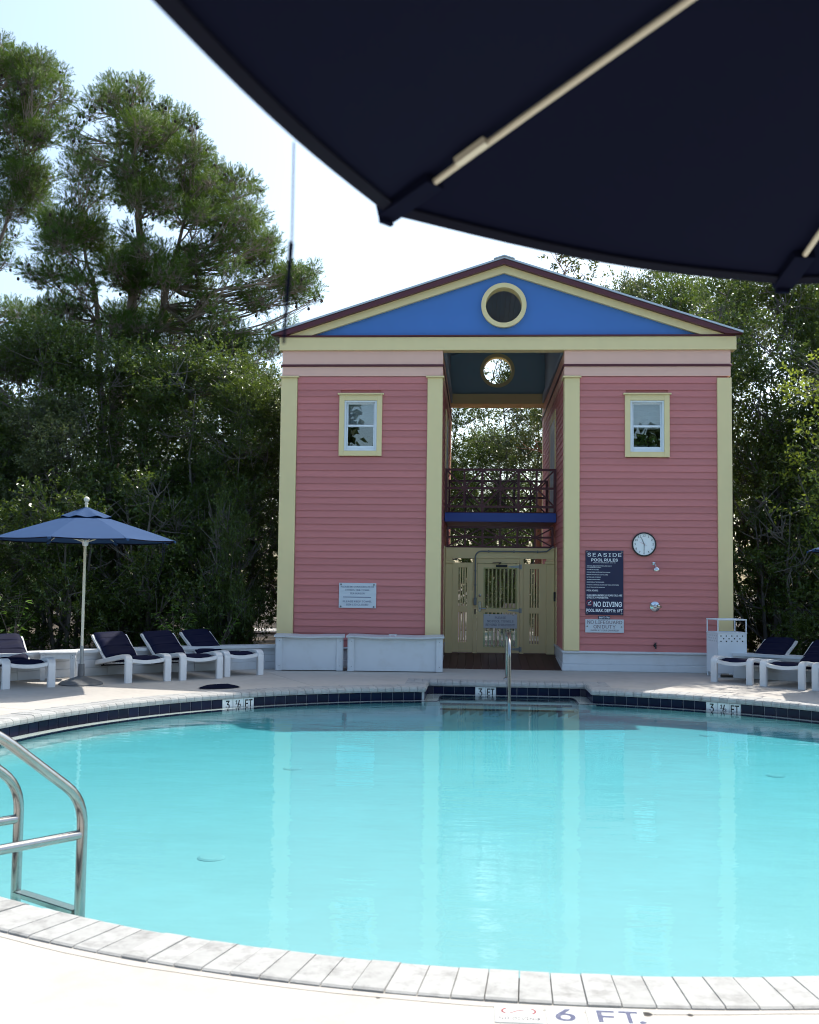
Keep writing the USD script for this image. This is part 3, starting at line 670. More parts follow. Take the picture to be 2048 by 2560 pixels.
m = MB(); m.box(-.32, GY-.014, 1.03, .35, GY-.010, 1.85); obj('clear_sheet', m, L['acrylic'], D); m = MB(); m.box(-.32, GY-.014, .27, .35, GY-.010, .94); obj('clear_sheet', m, L['acrylic'], D)
m = MB(); m.rbox(-.075, GY-.06, 1.862, .15, GY-.005, 1.905, .006); m.bar((-.02, GY-.07, 1.915), (.02, GY-.10, 1.945), .02, .012); m.bar((.03, GY-.09, 1.952), (-.14, GY-.05, 1.945), .022, .012); obj('closer', m, L['black_plastic'], D)
m = MB(); m.lathe([(0, 0), (.026, 0), (.024, .012), (.012, .016), (0, .016)], 16); v, f = m.mesh(); obj('deadbolt', (np.stack([v[:, 0]-.39, GY-.006-v[:, 2], v[:, 1]+1.29], 1), f[:, ::-1]), L['steel'], D)
m = MB(); m.rbox(-.425, GY-.016, .97, -.362, GY-.004, 1.175, .005); m.tube([(-.395, GY-.01, 1.035), (-.395, GY-.06, 1.035), (-.33, GY-.065, 1.035), (-.27, GY-.06, 1.03)], .011, 8); obj('handle', m, L['steel'], D)
for z in (1.87, 1.0, .235):
    m = MB(); m.poly(Polygon([(.17, z-.008), (.385, z-.028), (.385, z+.028), (.17, z+.008)]), .006, XZ(GY-.005)); m.tube([(.398, GY-.018, z-.05), (.398, GY-.018, z+.05)], .012, 8); m.rbox(.41, GY-.022, z-.045, .44, GY-.014, z+.045, .002); obj('hinge', m, L['zinc'], D)
m = MB(); m.rbox(-.497, GY-.035, .92, -.472, GY-.015, 1.02, .003); obj('strike', m, L['black_plastic'], G)
# electrical conduit with switch box
C_ = thing('conduit', 'grey electrical conduit bent along the gate header', 'conduit')
pts = [(1.05, 1.85, 2.27), (1.0, GY-.05, 2.235), (.93, GY-.055, 2.18)]+[(x, GY-.055, 2.172) for x in (.8, .2, -.3)]
pts += [(-.49+.12*math.cos(a)-.0, GY-.055, 2.052+.12*math.sin(a)) for a in np.radians(np.linspace(90, 180, 7))]
pts = pts[:6]+[(-.37-.115*math.sin(a), GY-.055, 2.057+.115*math.cos(a)) for a in np.radians(np.linspace(0, 90, 8))]+[(-.485, GY-.055, 1.6), (-.485, GY-.055, 1.24)]
m = MB(); m.tube(pts, .014, 8); obj('pipe', m, L['grey_plastic'], C_)
m = MB(); m.rbox(-.515, GY-.08, 1.10, -.455, GY-.016, 1.25, .008); obj('switch_box', m, L['grey_plastic'], C_)
for x in (.75, .28, -.22):
    m = MB(); m.rbox(x-.012, GY-.076, 2.148, x+.012, GY-.03, 2.196, .003); obj('clip', m, L['grey_plastic'], C_)
for z in (1.78, 1.5):
    m = MB(); m.rbox(-.508, GY-.076, z-.01, -.462, GY-.016, z+.01, .003); obj('clip', m, L['grey_plastic'], C_)

# ------------------------------------------------------------------ signs, clock, shower
def screws(t, pts, y, r=.014, mt='steel'):
    for x, z in pts:
        m = MB(); m.lathe([(0, 0), (r, 0), (r, .004), (r*.5, .008), (0, .008)], 10); v, f = m.mesh(); obj('screw', (np.stack([v[:, 0]+x, y-v[:, 2], v[:, 1]+z], 1), f[:, ::-1]), L[mt], t)
FM = lambda x, z, y: np.array([[1, 0, 0, x], [0, 0, -1, y], [0, 1, 0, z], [0, 0, 0, 1.0]])
R = thing('pool_rules_sign', 'navy pool rules board with white lettering under the clock', 'sign')
sx0, sx1, sz0, sz1, sy = 1.489, 2.160, 1.003, 2.153, -.014
m = MB(); m.rbox(sx0, sy, sz0, sx1, .02, sz1, .003); obj('board', m, L['sign_navy'], R)
ctr = (sx0+sx1)/2; y_ = sy-.0006
def wr(txt, h, z, w=None, x=None, mt='letter_white', bold=False, serif=False, slant=0., space=0., sign=None, yy=None):
    obj('lettering', text_line(txt, h, FM(ctr if x is None else x, z, y_ if yy is None else yy), .0012, bold, x is None, w, serif, slant, space), L[mt], sign or R)
hgt = sz1-sz0
fz = lambda q: sz1-hgt*q      # fraction down the board
fx = lambda q: sx0+(sx1-sx0)*q
wr('SEASIDE', .066, fz(.096), .60, serif=True, space=.012)
wr('POOL RULES', .048, fz(.168), .475, serif=True, bold=True)
wr('IN CASE OF EMERGENCY, DIAL 911', .014, fz(.196), .40, serif=True, slant=.25)
rules = [("THIS POOL AREA IS FOR THE EXCLUSIVE USE OF", .246, .44), ("CLUB MEMBERS & GUESTS.", .267, .255), ("NO GLASS IN POOL AREA.", .305, .215), ("FOOD AND DRINKS ARE PROHIBITED IN THE POOL.", .344, .42), ("RUNNING OR ROUGH PLAY IS NOT ALLOWED.", .383, .375), ("BATHING LOAD: 29 PERSONS.", .421, .25), ("SHOWER BEFORE ENTERING.", .459, .24), ("PROPER SWIM ATTIRE IS REQUIRED.", .499, .31), ("FOR SAFETY, DIAPER AGE CHILDREN MUST WEAR A SWIM DIAPER.", .540, .57), ("DO NOT SWALLOW THE POOL WATER.", .578, .32)]
for tx, q, w in rules: wr(tx, .0125, fz(q), w, fx(.035), bold=True)
wr('POOL HOURS:', .026, fz(.634), .20, fx(.035), bold=True)
wr('CHILDREN UNDER 18 YEARS OLD ARE', .029, fz(.709), .625, fx(.035), bold=True); wr('STRICTLY PROHIBITED.', .029, fz(.746), .385, fx(.035), bold=True)
wr('NO DIVING', .086, fz(.872), .50, fx(.215), bold=True); wr('POOL MAX. DEPTH: 6FT', .053, fz(.954), .645, fx(.02), bold=True)
m = MB(); cx_, cz_ = fx(.105), fz(.815); m.poly(Point(cx_, cz_).buffer(.052).difference(Point(cx_, cz_).buffer(.045)), .0012, FM(0, 0, y_)); obj('emblem_ring', m, L['letter_red'], R)
m = MB(); m.poly(unary_union([LineString([(cx_-.015, cz_-.012), (cx_+.006, cz_+.012)]).buffer(.004), LineString([(cx_+.008, cz_+.013), (cx_+.024, cz_+.031)]).buffer(.005), Point(cx_-.022, cz_+.005).buffer(.006), LineString([(cx_-.024, cz_-.032), (cx_-.008, cz_-.037), (cx_+.02, cz_-.034), (cx_+.028, cz_-.028)]).buffer(.003)]), .0012, FM(0, 0, y_-.0001)); obj('emblem_diver', m, L['letter_white'], R)
screws(R, ((sx0+.024, sz1-.026), (sx1-.030, sz1-.028), (sx0+.03, sz0+.03), (sx1-.032, sz0+.025)), sy)
S2 = thing('hours_strip', 'small navy strip reading 8AM to 7PM above the lifeguard sign', 'sign')
m = MB(); m.rbox(1.716, -.012, .928, 1.924, .02, .985, .002); obj('board', m, L['sign_navy'], S2); wr('8AM TO 7PM', .030, .943, .185, x=1.728, bold=True, sign=S2, yy=-.0126)
S3 = thing('lifeguard_sign', 'pale sign reading no lifeguard on duty under the rules board', 'sign')
m = MB(); m.rbox(1.487, -.016, .688, 2.168, .02, .924, .003); obj('board', m, L['sign_white'], S3); ctr = 1.8275
wr('NO LIFEGUARD', .058, .845, .62, mt='letter_plum', serif=True, sign=S3, yy=-.0166); wr('ON DUTY', .058, .765, .39, mt='letter_plum', serif=True, sign=S3, yy=-.0166); wr('SWIM AT YOUR OWN RISK', .027, .716, .50, mt='letter_plum', serif=True, slant=.25, sign=S3, yy=-.0166)
screws(S3, ((1.52, .80), (2.128, .795)), -.016)
S4 = thing('towel_sign', 'pale sign asking for one towel per person on left tower', 'sign')
m = MB(); m.rbox(-2.952, -.016, 1.066, -2.274, .02, 1.519, .003); obj('board', m, L['sign_white'], S4); ctr = -2.615
for tx, h, z, w in (('PLEASE BE CONSIDERATE OF', .028, 1.436, .61), ('OTHERS. ONE TOWEL', .028, 1.377, .45), ('PER PERSON', .028, 1.316, .27), ('PLEASE KEEP TOWEL', .030, 1.170, .53), ('BIN LID CLOSED', .030, 1.113, .40)):
    wr(tx, h, z, w, mt='letter_navy', serif=True, sign=S4, yy=-.0166)
m = MB(); m.box(-2.875, -.018, 1.258, -2.365, -.0164, 1.268); obj('rule_line', m, L['letter_navy'], S4)
screws(S4, ((-2.915, 1.493), (-2.315, 1.488), (-2.915, 1.092), (-2.315, 1.090)), -.016, .016, 'cast_iron')
S5 = thing('gate_sign', 'small pale sign about pool towels hung on the gate door', 'sign')
m = MB(); m.rbox(-.315, GY-.034, .645, .350, GY-.018, .925, .003); obj('board', m, L['sign_white'], S5); ctr = .018
for tx, z, w in (('PLEASE', .835, .22), ('NO POOL TOWELS', .765, .52), ('BEYOND THIS POINT!', .692, .58)): wr(tx, .042, z, w, mt='letter_navy', serif=True, sign=S5, yy=GY-.0346)
screws(S5, ((-.20, .905), (.27, .905)), GY-.034, .008)
# clock
K = thing('wall_clock', 'round black rimmed wall clock with white face', 'clock', (2.526, -.004, 2.271))
def facing(mb): v, f = mb.mesh(); return (np.stack([v[:, 0], -v[:, 2], v[:, 1]], 1), f)
m = MB(); m.lathe([(0, -.02), (.215, -.02), (.218, .02), (.212, .034), (.196, .036), (.192, .018)], 48); obj('rim', facing(m), L['black_plastic'], K, smooth=40)
m = MB(); m.lathe([(.195, .016), (.193, .017), (0, .017)], 48); obj('face', facing(m), L['clock_face'], K)
nm = []
for h in range(1, 13):
    a = math.radians(90-30*h); t = text_line(str(h), .036, np.eye(4), .001, False); b = t.bounds.mean(0); t.apply_translation([-b[0]+.158*math.cos(a), -b[1]+.158*math.sin(a), 0]); t.apply_transform(FM(0, 0, -.0178)); nm.append(t)
obj('numerals', trimesh.util.concatenate(nm), L['letter_black'], K)
def hand(a, Lh, w, back, z, mt, name):
    a = math.radians(90-a); c, s = math.cos(a), math.sin(a); m = MB(); m.poly(Polygon([(-back, -w*.5), (-back, w*.5), (Lh*.7, w*.55), (Lh, w*.25), (Lh, -w*.25), (Lh*.7, -w*.55)]), .001, FM(0, 0, z) @ np.array([[c, -s, 0, 0], [s, c, 0, 0], [0, 0, 1, 0], [0, 0, 0, 1.0]])); obj(name, m, L[mt], K)
hand(338, .135, .009, .02, -.0215, 'letter_black', 'hour_hand'); hand(181, .150, .008, .02, -.0235, 'letter_black', 'minute_hand'); hand(298, .10, .0025, .05, -.0255, 'letter_red', 'second_hand')
# shower
SH = thing('wall_shower', 'chrome shower head on the wall below the clock', 'shower', (2.70, 0, 1.93))
m = MB(); m.lathe([(0, 0), (.032, 0), (.028, .012), (.01, .016), (0, .016)], 16); obj('flange', facing(m), L['chrome'], SH)
m = MB(); m.tube([(0, -.005, 0), (0, -.06, .008), (.012, -.10, -.03), (.02, -.11, -.06)], .011, 8); obj('arm', m, L['chrome'], SH, smooth=40)
m = MB(); m.lathe([(.0, -.145), (.058, -.14), (.066, -.12), (.06, -.09), (.03, -.06), (.014, -.05), (0, -.05)], 20, (.026, -.125, .0)); obj('head', m, L['chrome'], SH, smooth=50)
SV = thing('shower_valve', 'round chrome shower valve with lever handle', 'valve', (2.715, 0, 1.165))
m = MB(); m.lathe([(0, 0), (.092, 0), (.088, .014), (.06, .024), (.04, .028), (.036, .06), (0, .062)], 28); obj('plate', facing(m), L['chrome'], SV, smooth=50)
m = MB(); m.bar((-.01, -.065, 0), (.11, -.075, -.005), .014, .022); m.ball((0, -.06, 0), .03, 2); obj('lever', m, L['chrome'], SV, smooth=40)
FT = thing('foot_tap', 'small dark tap low on the wall beside the bin', 'tap', (2.718, 0, .475))
m = MB(); m.lathe([(0, 0), (.03, 0), (.028, .01), (0, .012)], 14); obj('flange', facing(m), L['black_plastic'], FT)
m = MB(); m.tube([(0, 0, 0), (0, -.06, 0), (0, -.075, -.03), (0, -.075, -.055)], [.014, .014, .013, .016], 8); obj('spout', m, L['black_plastic'], FT)
m = MB(); m.tube([(0, -.05, .012), (0, -.05, .04)], .008, 8); m.bar((-.03, -.05, .045), (.03, -.05, .045), .014, .012); obj('handle', m, L['black_plastic'], FT)
# lamp on the left side wall
LP = thing('flood_light', 'small cream flood light on the left side wall', 'lamp', (-4.10, 1.3, 5.40))
m = MB(); m.rbox(0, -.05, -.05, .03, .05, .05, .005); obj('mount', m, L['cream_paint'], LP)
m = MB(); m.tube([(0, 0, 0), (-.10, 0, .01), (-.17, 0, -.0)], .018, 8); obj('arm', m, L['cream_paint'], LP)
m = MB(); m.lathe([(.0, -.20), (.042, -.20), (.045, -.03), (.075, -.01), (.07, .03), (.035, .09), (0, .09)], 14, (-.20, 0, 0)); obj('lamp_shade', m, L['cream_paint'], LP, smooth=40)
# potted plants behind the right window
random.seed(4)
for i, (x, lab) in enumerate(((2.385, 'pale green pot cut by the left edge of right window'), (2.545, 'pale green pot in the middle of right window'), (2.745, 'pale green pot at the right of right window'))):
    z0 = WIN[1][2]+.095+.031
    P = thing('plant_pot', lab, 'plant pot', (x, .22, z0))
    m = MB(); m.lathe([(0, 0), (.045, 0), (.075, .05), (.085, .10), (.08, .10), (.07, .06), (0, .05)], 24); obj('pot', m, L['ceramic'], P, smooth=50)
    ps, ds = [], []
    rg = np.random.default_rng(40+i)
    m = MB(); n = 150
    p = np.column_stack([rg.normal(0, .05, n), rg.normal(0, .03, n), .09+rg.random(n)*(.24, .22, .17)[i]])
    d = rg.normal(0, 1, (n, 3)); d[:, 2] += .4; d /= np.linalg.norm(d, axis=1, keepdims=True)
    v = np.stack([p, p+d*.02+np.cross(d, [0, 1, .3])*.010, p+d*.045, p+d*.02-np.cross(d, [0, 1, .3])*.010], 1).reshape(-1, 3); k = np.arange(n)*4
    obj('foliage', (v, np.vstack([np.stack([k, k+1, k+2], 1), np.stack([k, k+2, k+3], 1)])), L['broad_leaves'], P)
# ------------------------------------------------------------------ low curved walls
def arc_band(r0, r1, z0, z1, a0, a1, n=40):
    a = np.radians(np.linspace(a0, a1, n)); c, s = np.cos(a), np.sin(a); rows = []
    for r, z in ((r0, z0), (r0, z1), (r1, z1), (r1, z0)): rows.append(np.column_stack([PC[0]+r*c, PC[1]+r*s, np.full(n, z)]))
    V = np.stack(rows, 1).reshape(-1, 3); F = []
    for i in range(n-1):
        for k in range(4):
            p, q = i*4+k, i*4+(k+1) % 4; F += [[p, p+4, q+4], [p, q+4, q]]
    F += [[0, 1, 2], [0, 2, 3], [(n-1)*4, (n-1)*4+2, (n-1)*4+1], [(n-1)*4, (n-1)*4+3, (n-1)*4+2]]
    return V, np.array(F)
for nm, r, a0, a1, lab in (('l', 9.2, 115.5, 172, 'low white curved wall behind the left loungers'), ('r', 8.98, 14, 64.5, 'low white curved wall behind the right loungers')):
    t = thing('low_wall', lab, 'wall')
    for k, (z0, z1, o) in enumerate(((0, .125, -.012), (.128, .25, .004), (.253, .365, .012))):
        step = 9.4
        q = a0
        while q < a1-.5:
            e = min(q+step, a1); obj('wall_board', arc_band(r+o, r+.20, z0, z1, q+.02, e-.02, 12), L['white_paint'], t); q = e
    obj('core', arc_band(r+.03, r+.19, 0, .36, a0, a1), L['white_paint'], t)
    obj('cap', arc_band(r-.045, r+.30, .367, .412, a0, a1), L['white_paint'], t)
    obj('cap_moulding', arc_band(r-.015, r+.02, .335, .366, a0, a1), L['white_paint'], t)

# ------------------------------------------------------------------ towel bins
def towel_bin(name, label, p0, p1, depth, h, handle):
    p0, p1 = np.array(p0), np.array(p1); w = float(np.linalg.norm(p1-p0)); rz = math.degrees(math.atan2(*(p1-p0)[::-1]))
    t = thing(name, label, 'towel bin', (*p0, 0), rz)
    m = MB(); m.rbox(.006, .008, .012, w-.006, depth, h, .004); obj('panel', m, L['white_paint'], t)
    for x0, x1 in ((0, .105), (w-.105, w)):
        m = MB(); m.rbox(x0, -.012, .006, x1, .06, h, .004); s = obj('corner_board', m, L['white_paint'], t)
        for z in (.09, h-.06):
            m = MB(); m.tube([(x0+.06, -.013, z), (x0+.06, -.016, z)], .008, 8); obj('screw', m, L['zinc'], s)
    for x in (.0-.012, w-.0):
        m = MB(); m.rbox(x, .0, .006, x+.012, .11, h, .003); obj('side_board', m, L['white_paint'], t)
    # lid: gently warped board
    n = 14; xs = np.linspace(-.035, w+.035, n); V = []; 
    for i, x in enumerate(xs):
        q = (x/w-.5)*2; dz = .012*q*q-.006+.004*math.sin(x*9)
        V += [(x, -.045, h+dz-.002), (x, -.05, h+dz+.026), (x, depth+.02, h+dz+.030), (x, depth+.02, h+dz-.002)]
    F = []
    for i in range(n-1):
        for k in range(4):
            a, b = i*4+k, i*4+(k+1) % 4; F += [[a, b, b+4], [a, b+4, a+4]]
    F += [[0, 2, 1], [0, 3, 2], [4*n-4, 4*n-3, 4*n-2], [4*n-4, 4*n-2, 4*n-1]]
    obj('lid', (np.array(V), np.array(F)), L['white_paint'], t)
    if handle:
        m = MB(); x = w*.475; m.bar((x-.05, -.02, h+.028), (x-.05, -.02, h+.055), .012, .012, (1, 0, 0)); m.bar((x+.05, -.02, h+.028), (x+.05, -.02, h+.055), .012, .012, (1, 0, 0)); m.bar((x-.07, -.02, h+.06), (x+.07, -.02, h+.06), .014, .012); obj('handle', m, L['white_vinyl'], t)
towel_bin('towel_bin', 'shorter white towel bin at the left corner of pink tower', (-3.90, -1.0), (-2.76, -.86), .60, .575, False)
towel_bin('towel_bin', 'longer white towel bin with a handle beside the passage', (-2.66, -.90), (-1.04, -.82), .62, .580, True)

# ------------------------------------------------------------------ loungers
def ribbon(mb, path, y0, y1, th):
    """flat band swept along an xz path, between y0 and y1, thickness th"""
    p = np.asarray(path, float); t = np.gradient(p, axis=0); t /= np.linalg.norm(t, axis=1, keepdims=True); nn = np.stack([-t[:, 1], t[:, 0]], 1)
    a, b = p+nn*th/2, p-nn*th/2; b_ = .010; V = []
    for i in range(len(p)):
        c, d = a[i], b[i]; cc, dd = p[i]+nn[i]*(th/2-b_), p[i]-nn[i]*(th/2-b_)
        V += [(c[0], y0+b_, c[1]), (c[0], y1-b_, c[1]), (cc[0], y1, cc[1]), (dd[0], y1, dd[1]), (d[0], y1-b_, d[1]), (d[0], y0+b_, d[1]), (dd[0], y0, dd[1]), (cc[0], y0, cc[1])]
    F = []; k = 8
    for i in range(len(p)-1):
        for j in range(k):
            q, r = i*k+j, i*k+(j+1) % k; F += [[q, q+k, r+k], [q, r+k, r]]
    e = (len(p)-1)*k
    for j in range(1, k-1): F += [[0, j, j+1], [e, e+j+1, e+j]]
    mb.add(np.array(V), np.array(F)[:, ::-1]); return mb
def smooth_path(pts, n=6):
    p = np.asarray(pts, float)
    for _ in range(2):
        q = [p[0]]
        for i in range(len(p)-1): q += [p[i]*.75+p[i+1]*.25, p[i]*.25+p[i+1]*.75]
        p = np.array(q+[p[-1]])
    return p
def cushion(length, width, thick, grooves, n=44, mw=14, bow=.0):
    """pillow along +x, centred in y, lying on z = 0"""
    u = np.linspace(0, 1, n); v = np.linspace(-1, 1, mw); U, Vv = np.meshgrid(u, v, indexing='ij')
    edge = (1-np.abs(Vv)**8)*np.clip(np.minimum(U, 1-U)*26, 0, 1)**.5; H = thick*(.35+.65*edge)
    for g in grooves: H -= thick*.55*np.exp(-((U-g-.012*(1-Vv**2))/.011)**2)*(1-.3*np.abs(Vv))
    H += .006*np.sin(U*23+Vv*2)*edge+bow*np.sin(U*np.pi)
    X = U*length; Y = Vv*width/2*(1-.02*np.cos(U*math.pi*2*len(grooves)))
    top = np.stack([X, Y, H], -1).reshape(-1, 3); bot = np.stack([X, Y, 0*H], -1).reshape(-1, 3); N_ = n*mw; F = []
    for i in range(n-1):
        for j in range(mw-1):
            a, b, c, d = i*mw+j, (i+1)*mw+j, (i+1)*mw+j+1, i*mw+j+1; F += [[a, b, c], [a, c, d], [N_+a, N_+c, N_+b], [N_+a, N_+d, N_+c]]
    for i in range(n-1):
        for j, fl in ((0, 1), (mw-1, 0)):
            a, b = i*mw+j, (i+1)*mw+j; q = [[a, N_+a, N_+b], [a, N_+b, b]]; F += q if fl else [x[::-1] for x in q]
    for j in range(mw-1):
        for i, fl in ((0, 0), (n-1, 1)):
            a, b = i*mw+j, i*mw+j+1; q = [[a, N_+a, N_+b], [a, N_+b, b]]; F += q if fl else [x[::-1] for x in q]
    return np.vstack([top, bot]), np.array(F)
PIV, TOP = (1.10, .275), (1.69, .615)
def make_lounger(label, loc, rot):
    t = thing('sun_lounger', label, 'sun lounger', loc, rot, group='white loungers with navy cushions')
    for s in (-1, 1):
        y0, y1 = (.255, .365) if s > 0 else (-.365, -.255)
        m = MB(); ribbon(m, smooth_path([(.0, .0), (.0, .22), (.0, .36), (.07, .385), (.17, .383)]), y0, y1, .062); obj('leg', m, L['white_resin'], t, smooth=35)
        m = MB(); ribbon(m, [(.165, .377), (.4, .350), (.8, .290), (1.2, .232), (1.5, .19)], y0+.025, y1-.03, .075); obj('side_rail', m, L['white_resin'], t)
        m = MB(); ribbon(m, smooth_path([(1.44, .198), (1.56, .18), (1.60, .13), (1.60, 0)]), y0+.015, y1-.02, .085); r = obj('leg', m, L['white_resin'], t, smooth=35)
        m = MB(); m.tube([(1.56, s*.36, .10), (1.56, s*.395, .10)], .028, 10); obj('knob', m, L['black_plastic'], r)
        m = MB(); m.bar((PIV[0]-.02, s*.262, PIV[1]-.02), (TOP[0], s*.275, TOP[1]), .045, .035, (0, s, 0)); obj('back_rail', m, L['white_resin'], t)
    n = 9; ys = np.linspace(-.26, .26, n); V = []
    for y in ys:
        z = .305-.030*(1-(y/.26)**2)
        V += [(-.015, y, z), (.045, y, z), (.045, y, z+.052), (-.015, y, z+.052)]
    F = []
    for i in range(n-1):
        for k in range(4):
            a, b = i*4+k, i*4+(k+1) % 4; F += [[a, b+4, b], [a, a+4, b+4]]
    obj('front_rail', (np.array(V), np.array(F)), L['white_resin'], t)
    for k in range(8):
        x = .10+k*.125; z = .305-.022*k/2.4; m = MB(); m.rbox(x, -.26, z-.022-.01, x+.10, .26, z-.010, .004); obj('seat_slat', m, L['white_resin'], t)
    d = np.array([TOP[0]-PIV[0], TOP[1]-PIV[1]]); Ln = np.linalg.norm(d); d /= Ln; nn = np.array([-d[1], d[0]])
    m = MB(); m.bar((PIV[0]+d[0]*.03, 0, PIV[1]+d[1]*.03), (TOP[0]-d[0]*.02, 0, TOP[1]-d[1]*.02), .50, .016, (-d[1], 0, d[0])); obj('back_panel', m, L['white_resin'], t)
    m = MB(); m.bar((TOP[0], -.29, TOP[1]), (TOP[0], .29, TOP[1]), .04, .03); obj('head_rail', m, L['white_resin'], t)
    v, f = cushion(1.03, .505, .075, (.36, .68), bow=.014); ang = math.atan2(-.085, 1.0); c, s = math.cos(ang), math.sin(ang)
    obj('seat_cushion', (np.stack([v[:, 0]*c-v[:, 2]*s+.055, v[:, 1], v[:, 0]*s+v[:, 2]*c+.312], 1), f), L['cushion_fabric'], t, smooth=True)
    v, f = cushion(Ln+.03, .515, .066, (.345, .68), bow=.01)
    obj('back_cushion', (np.stack([PIV[0]+d[0]*v[:, 0]+nn[0]*(v[:, 2]+.012), v[:, 1], PIV[1]+d[1]*v[:, 0]+nn[1]*(v[:, 2]+.012)], 1), f), L['cushion_fabric'], t, smooth=True)
    m = MB(); m.tube([(1.35, -.24, .16), (1.35, .24, .16)], .012, 6); m.tube([(1.35, -.2, .16), (1.52, -.2, .50)], .012, 6); m.tube([(1.35, .2, .16), (1.52, .2, .50)], .012, 6); obj('back_support', m, L['black_plastic'], t)
    m = MB(); m.bar((.85, -.26, .245), (.85, .26, .245), .04, .03); obj('cross_bar', m, L['white_resin'], t)
    return t
LG = [('lounger left of the white side table at frame edge', (-6.76, -4.44), 127), ('lounger with sunlit head right beside the umbrella pole', (-5.41, -3.29), 129.7),
      ('middle lounger of the three right of the umbrella', (-4.74, -2.74), 131), ('lounger nearest the towel bins on the left', (-4.23, -2.02), 133),
      ('lounger in front of the white waste bin', (3.635, -1.775), 48), ('second lounger right of the waste bin', (4.255, -2.39), 48), ('lounger at the right frame edge', (4.88, -2.93), 47)]
LL = None
for lab, p, rz in LG:
    lab = 'white '+lab if not lab.startswith('lounger') else 'white '+lab.replace('lounger', 'lounger with navy cushion', 1)
    if LL is None: LL = make_lounger(lab, (*p, 0), rz)
    else: copy_of(LL, 'sun_lounger', lab, 'sun lounger', (*p, 0), rz, group='white loungers with navy cushions')
# ------------------------------------------------------------------ side table
T = thing('side_table', 'square white side table between lounger and umbrella', 'table', (-7.04, -3.40, 0), 18)
m = MB()
for k in range(5): mm = MB(); mm.rbox(-.02, -.02+k*.098, .405, .52, .074+k*.098, .425, .003); obj('top_slat', mm, L['white_paint'], T)
for x in (0, .43):
    for y in (0, .40):
        m = MB(); m.rbox(x, y, 0, x+.07, y+.05, .405, .004); g_ = obj('leg', m, L['white_paint'], T)
        for z in (.335, .375):
            m = MB(); m.tube([(x+.035, y+.001, z), (x+.035, y-.004, z)], .007, 8); obj('bolt', m, L['zinc'], g_)
m = MB(); m.rbox(.071, .005, .32, .429, .03, .404, .003); obj('apron', m, L['white_paint'], T); m = MB(); m.rbox(.071, .42, .32, .429, .445, .404, .003); obj('apron', m, L['white_paint'], T)
m = MB(); m.rbox(.01, .051, .32, .035, .399, .404, .003); obj('apron', m, L['white_paint'], T); m = MB(); m.rbox(.465, .051, .32, .49, .399, .404, .003); obj('apron', m, L['white_paint'], T)

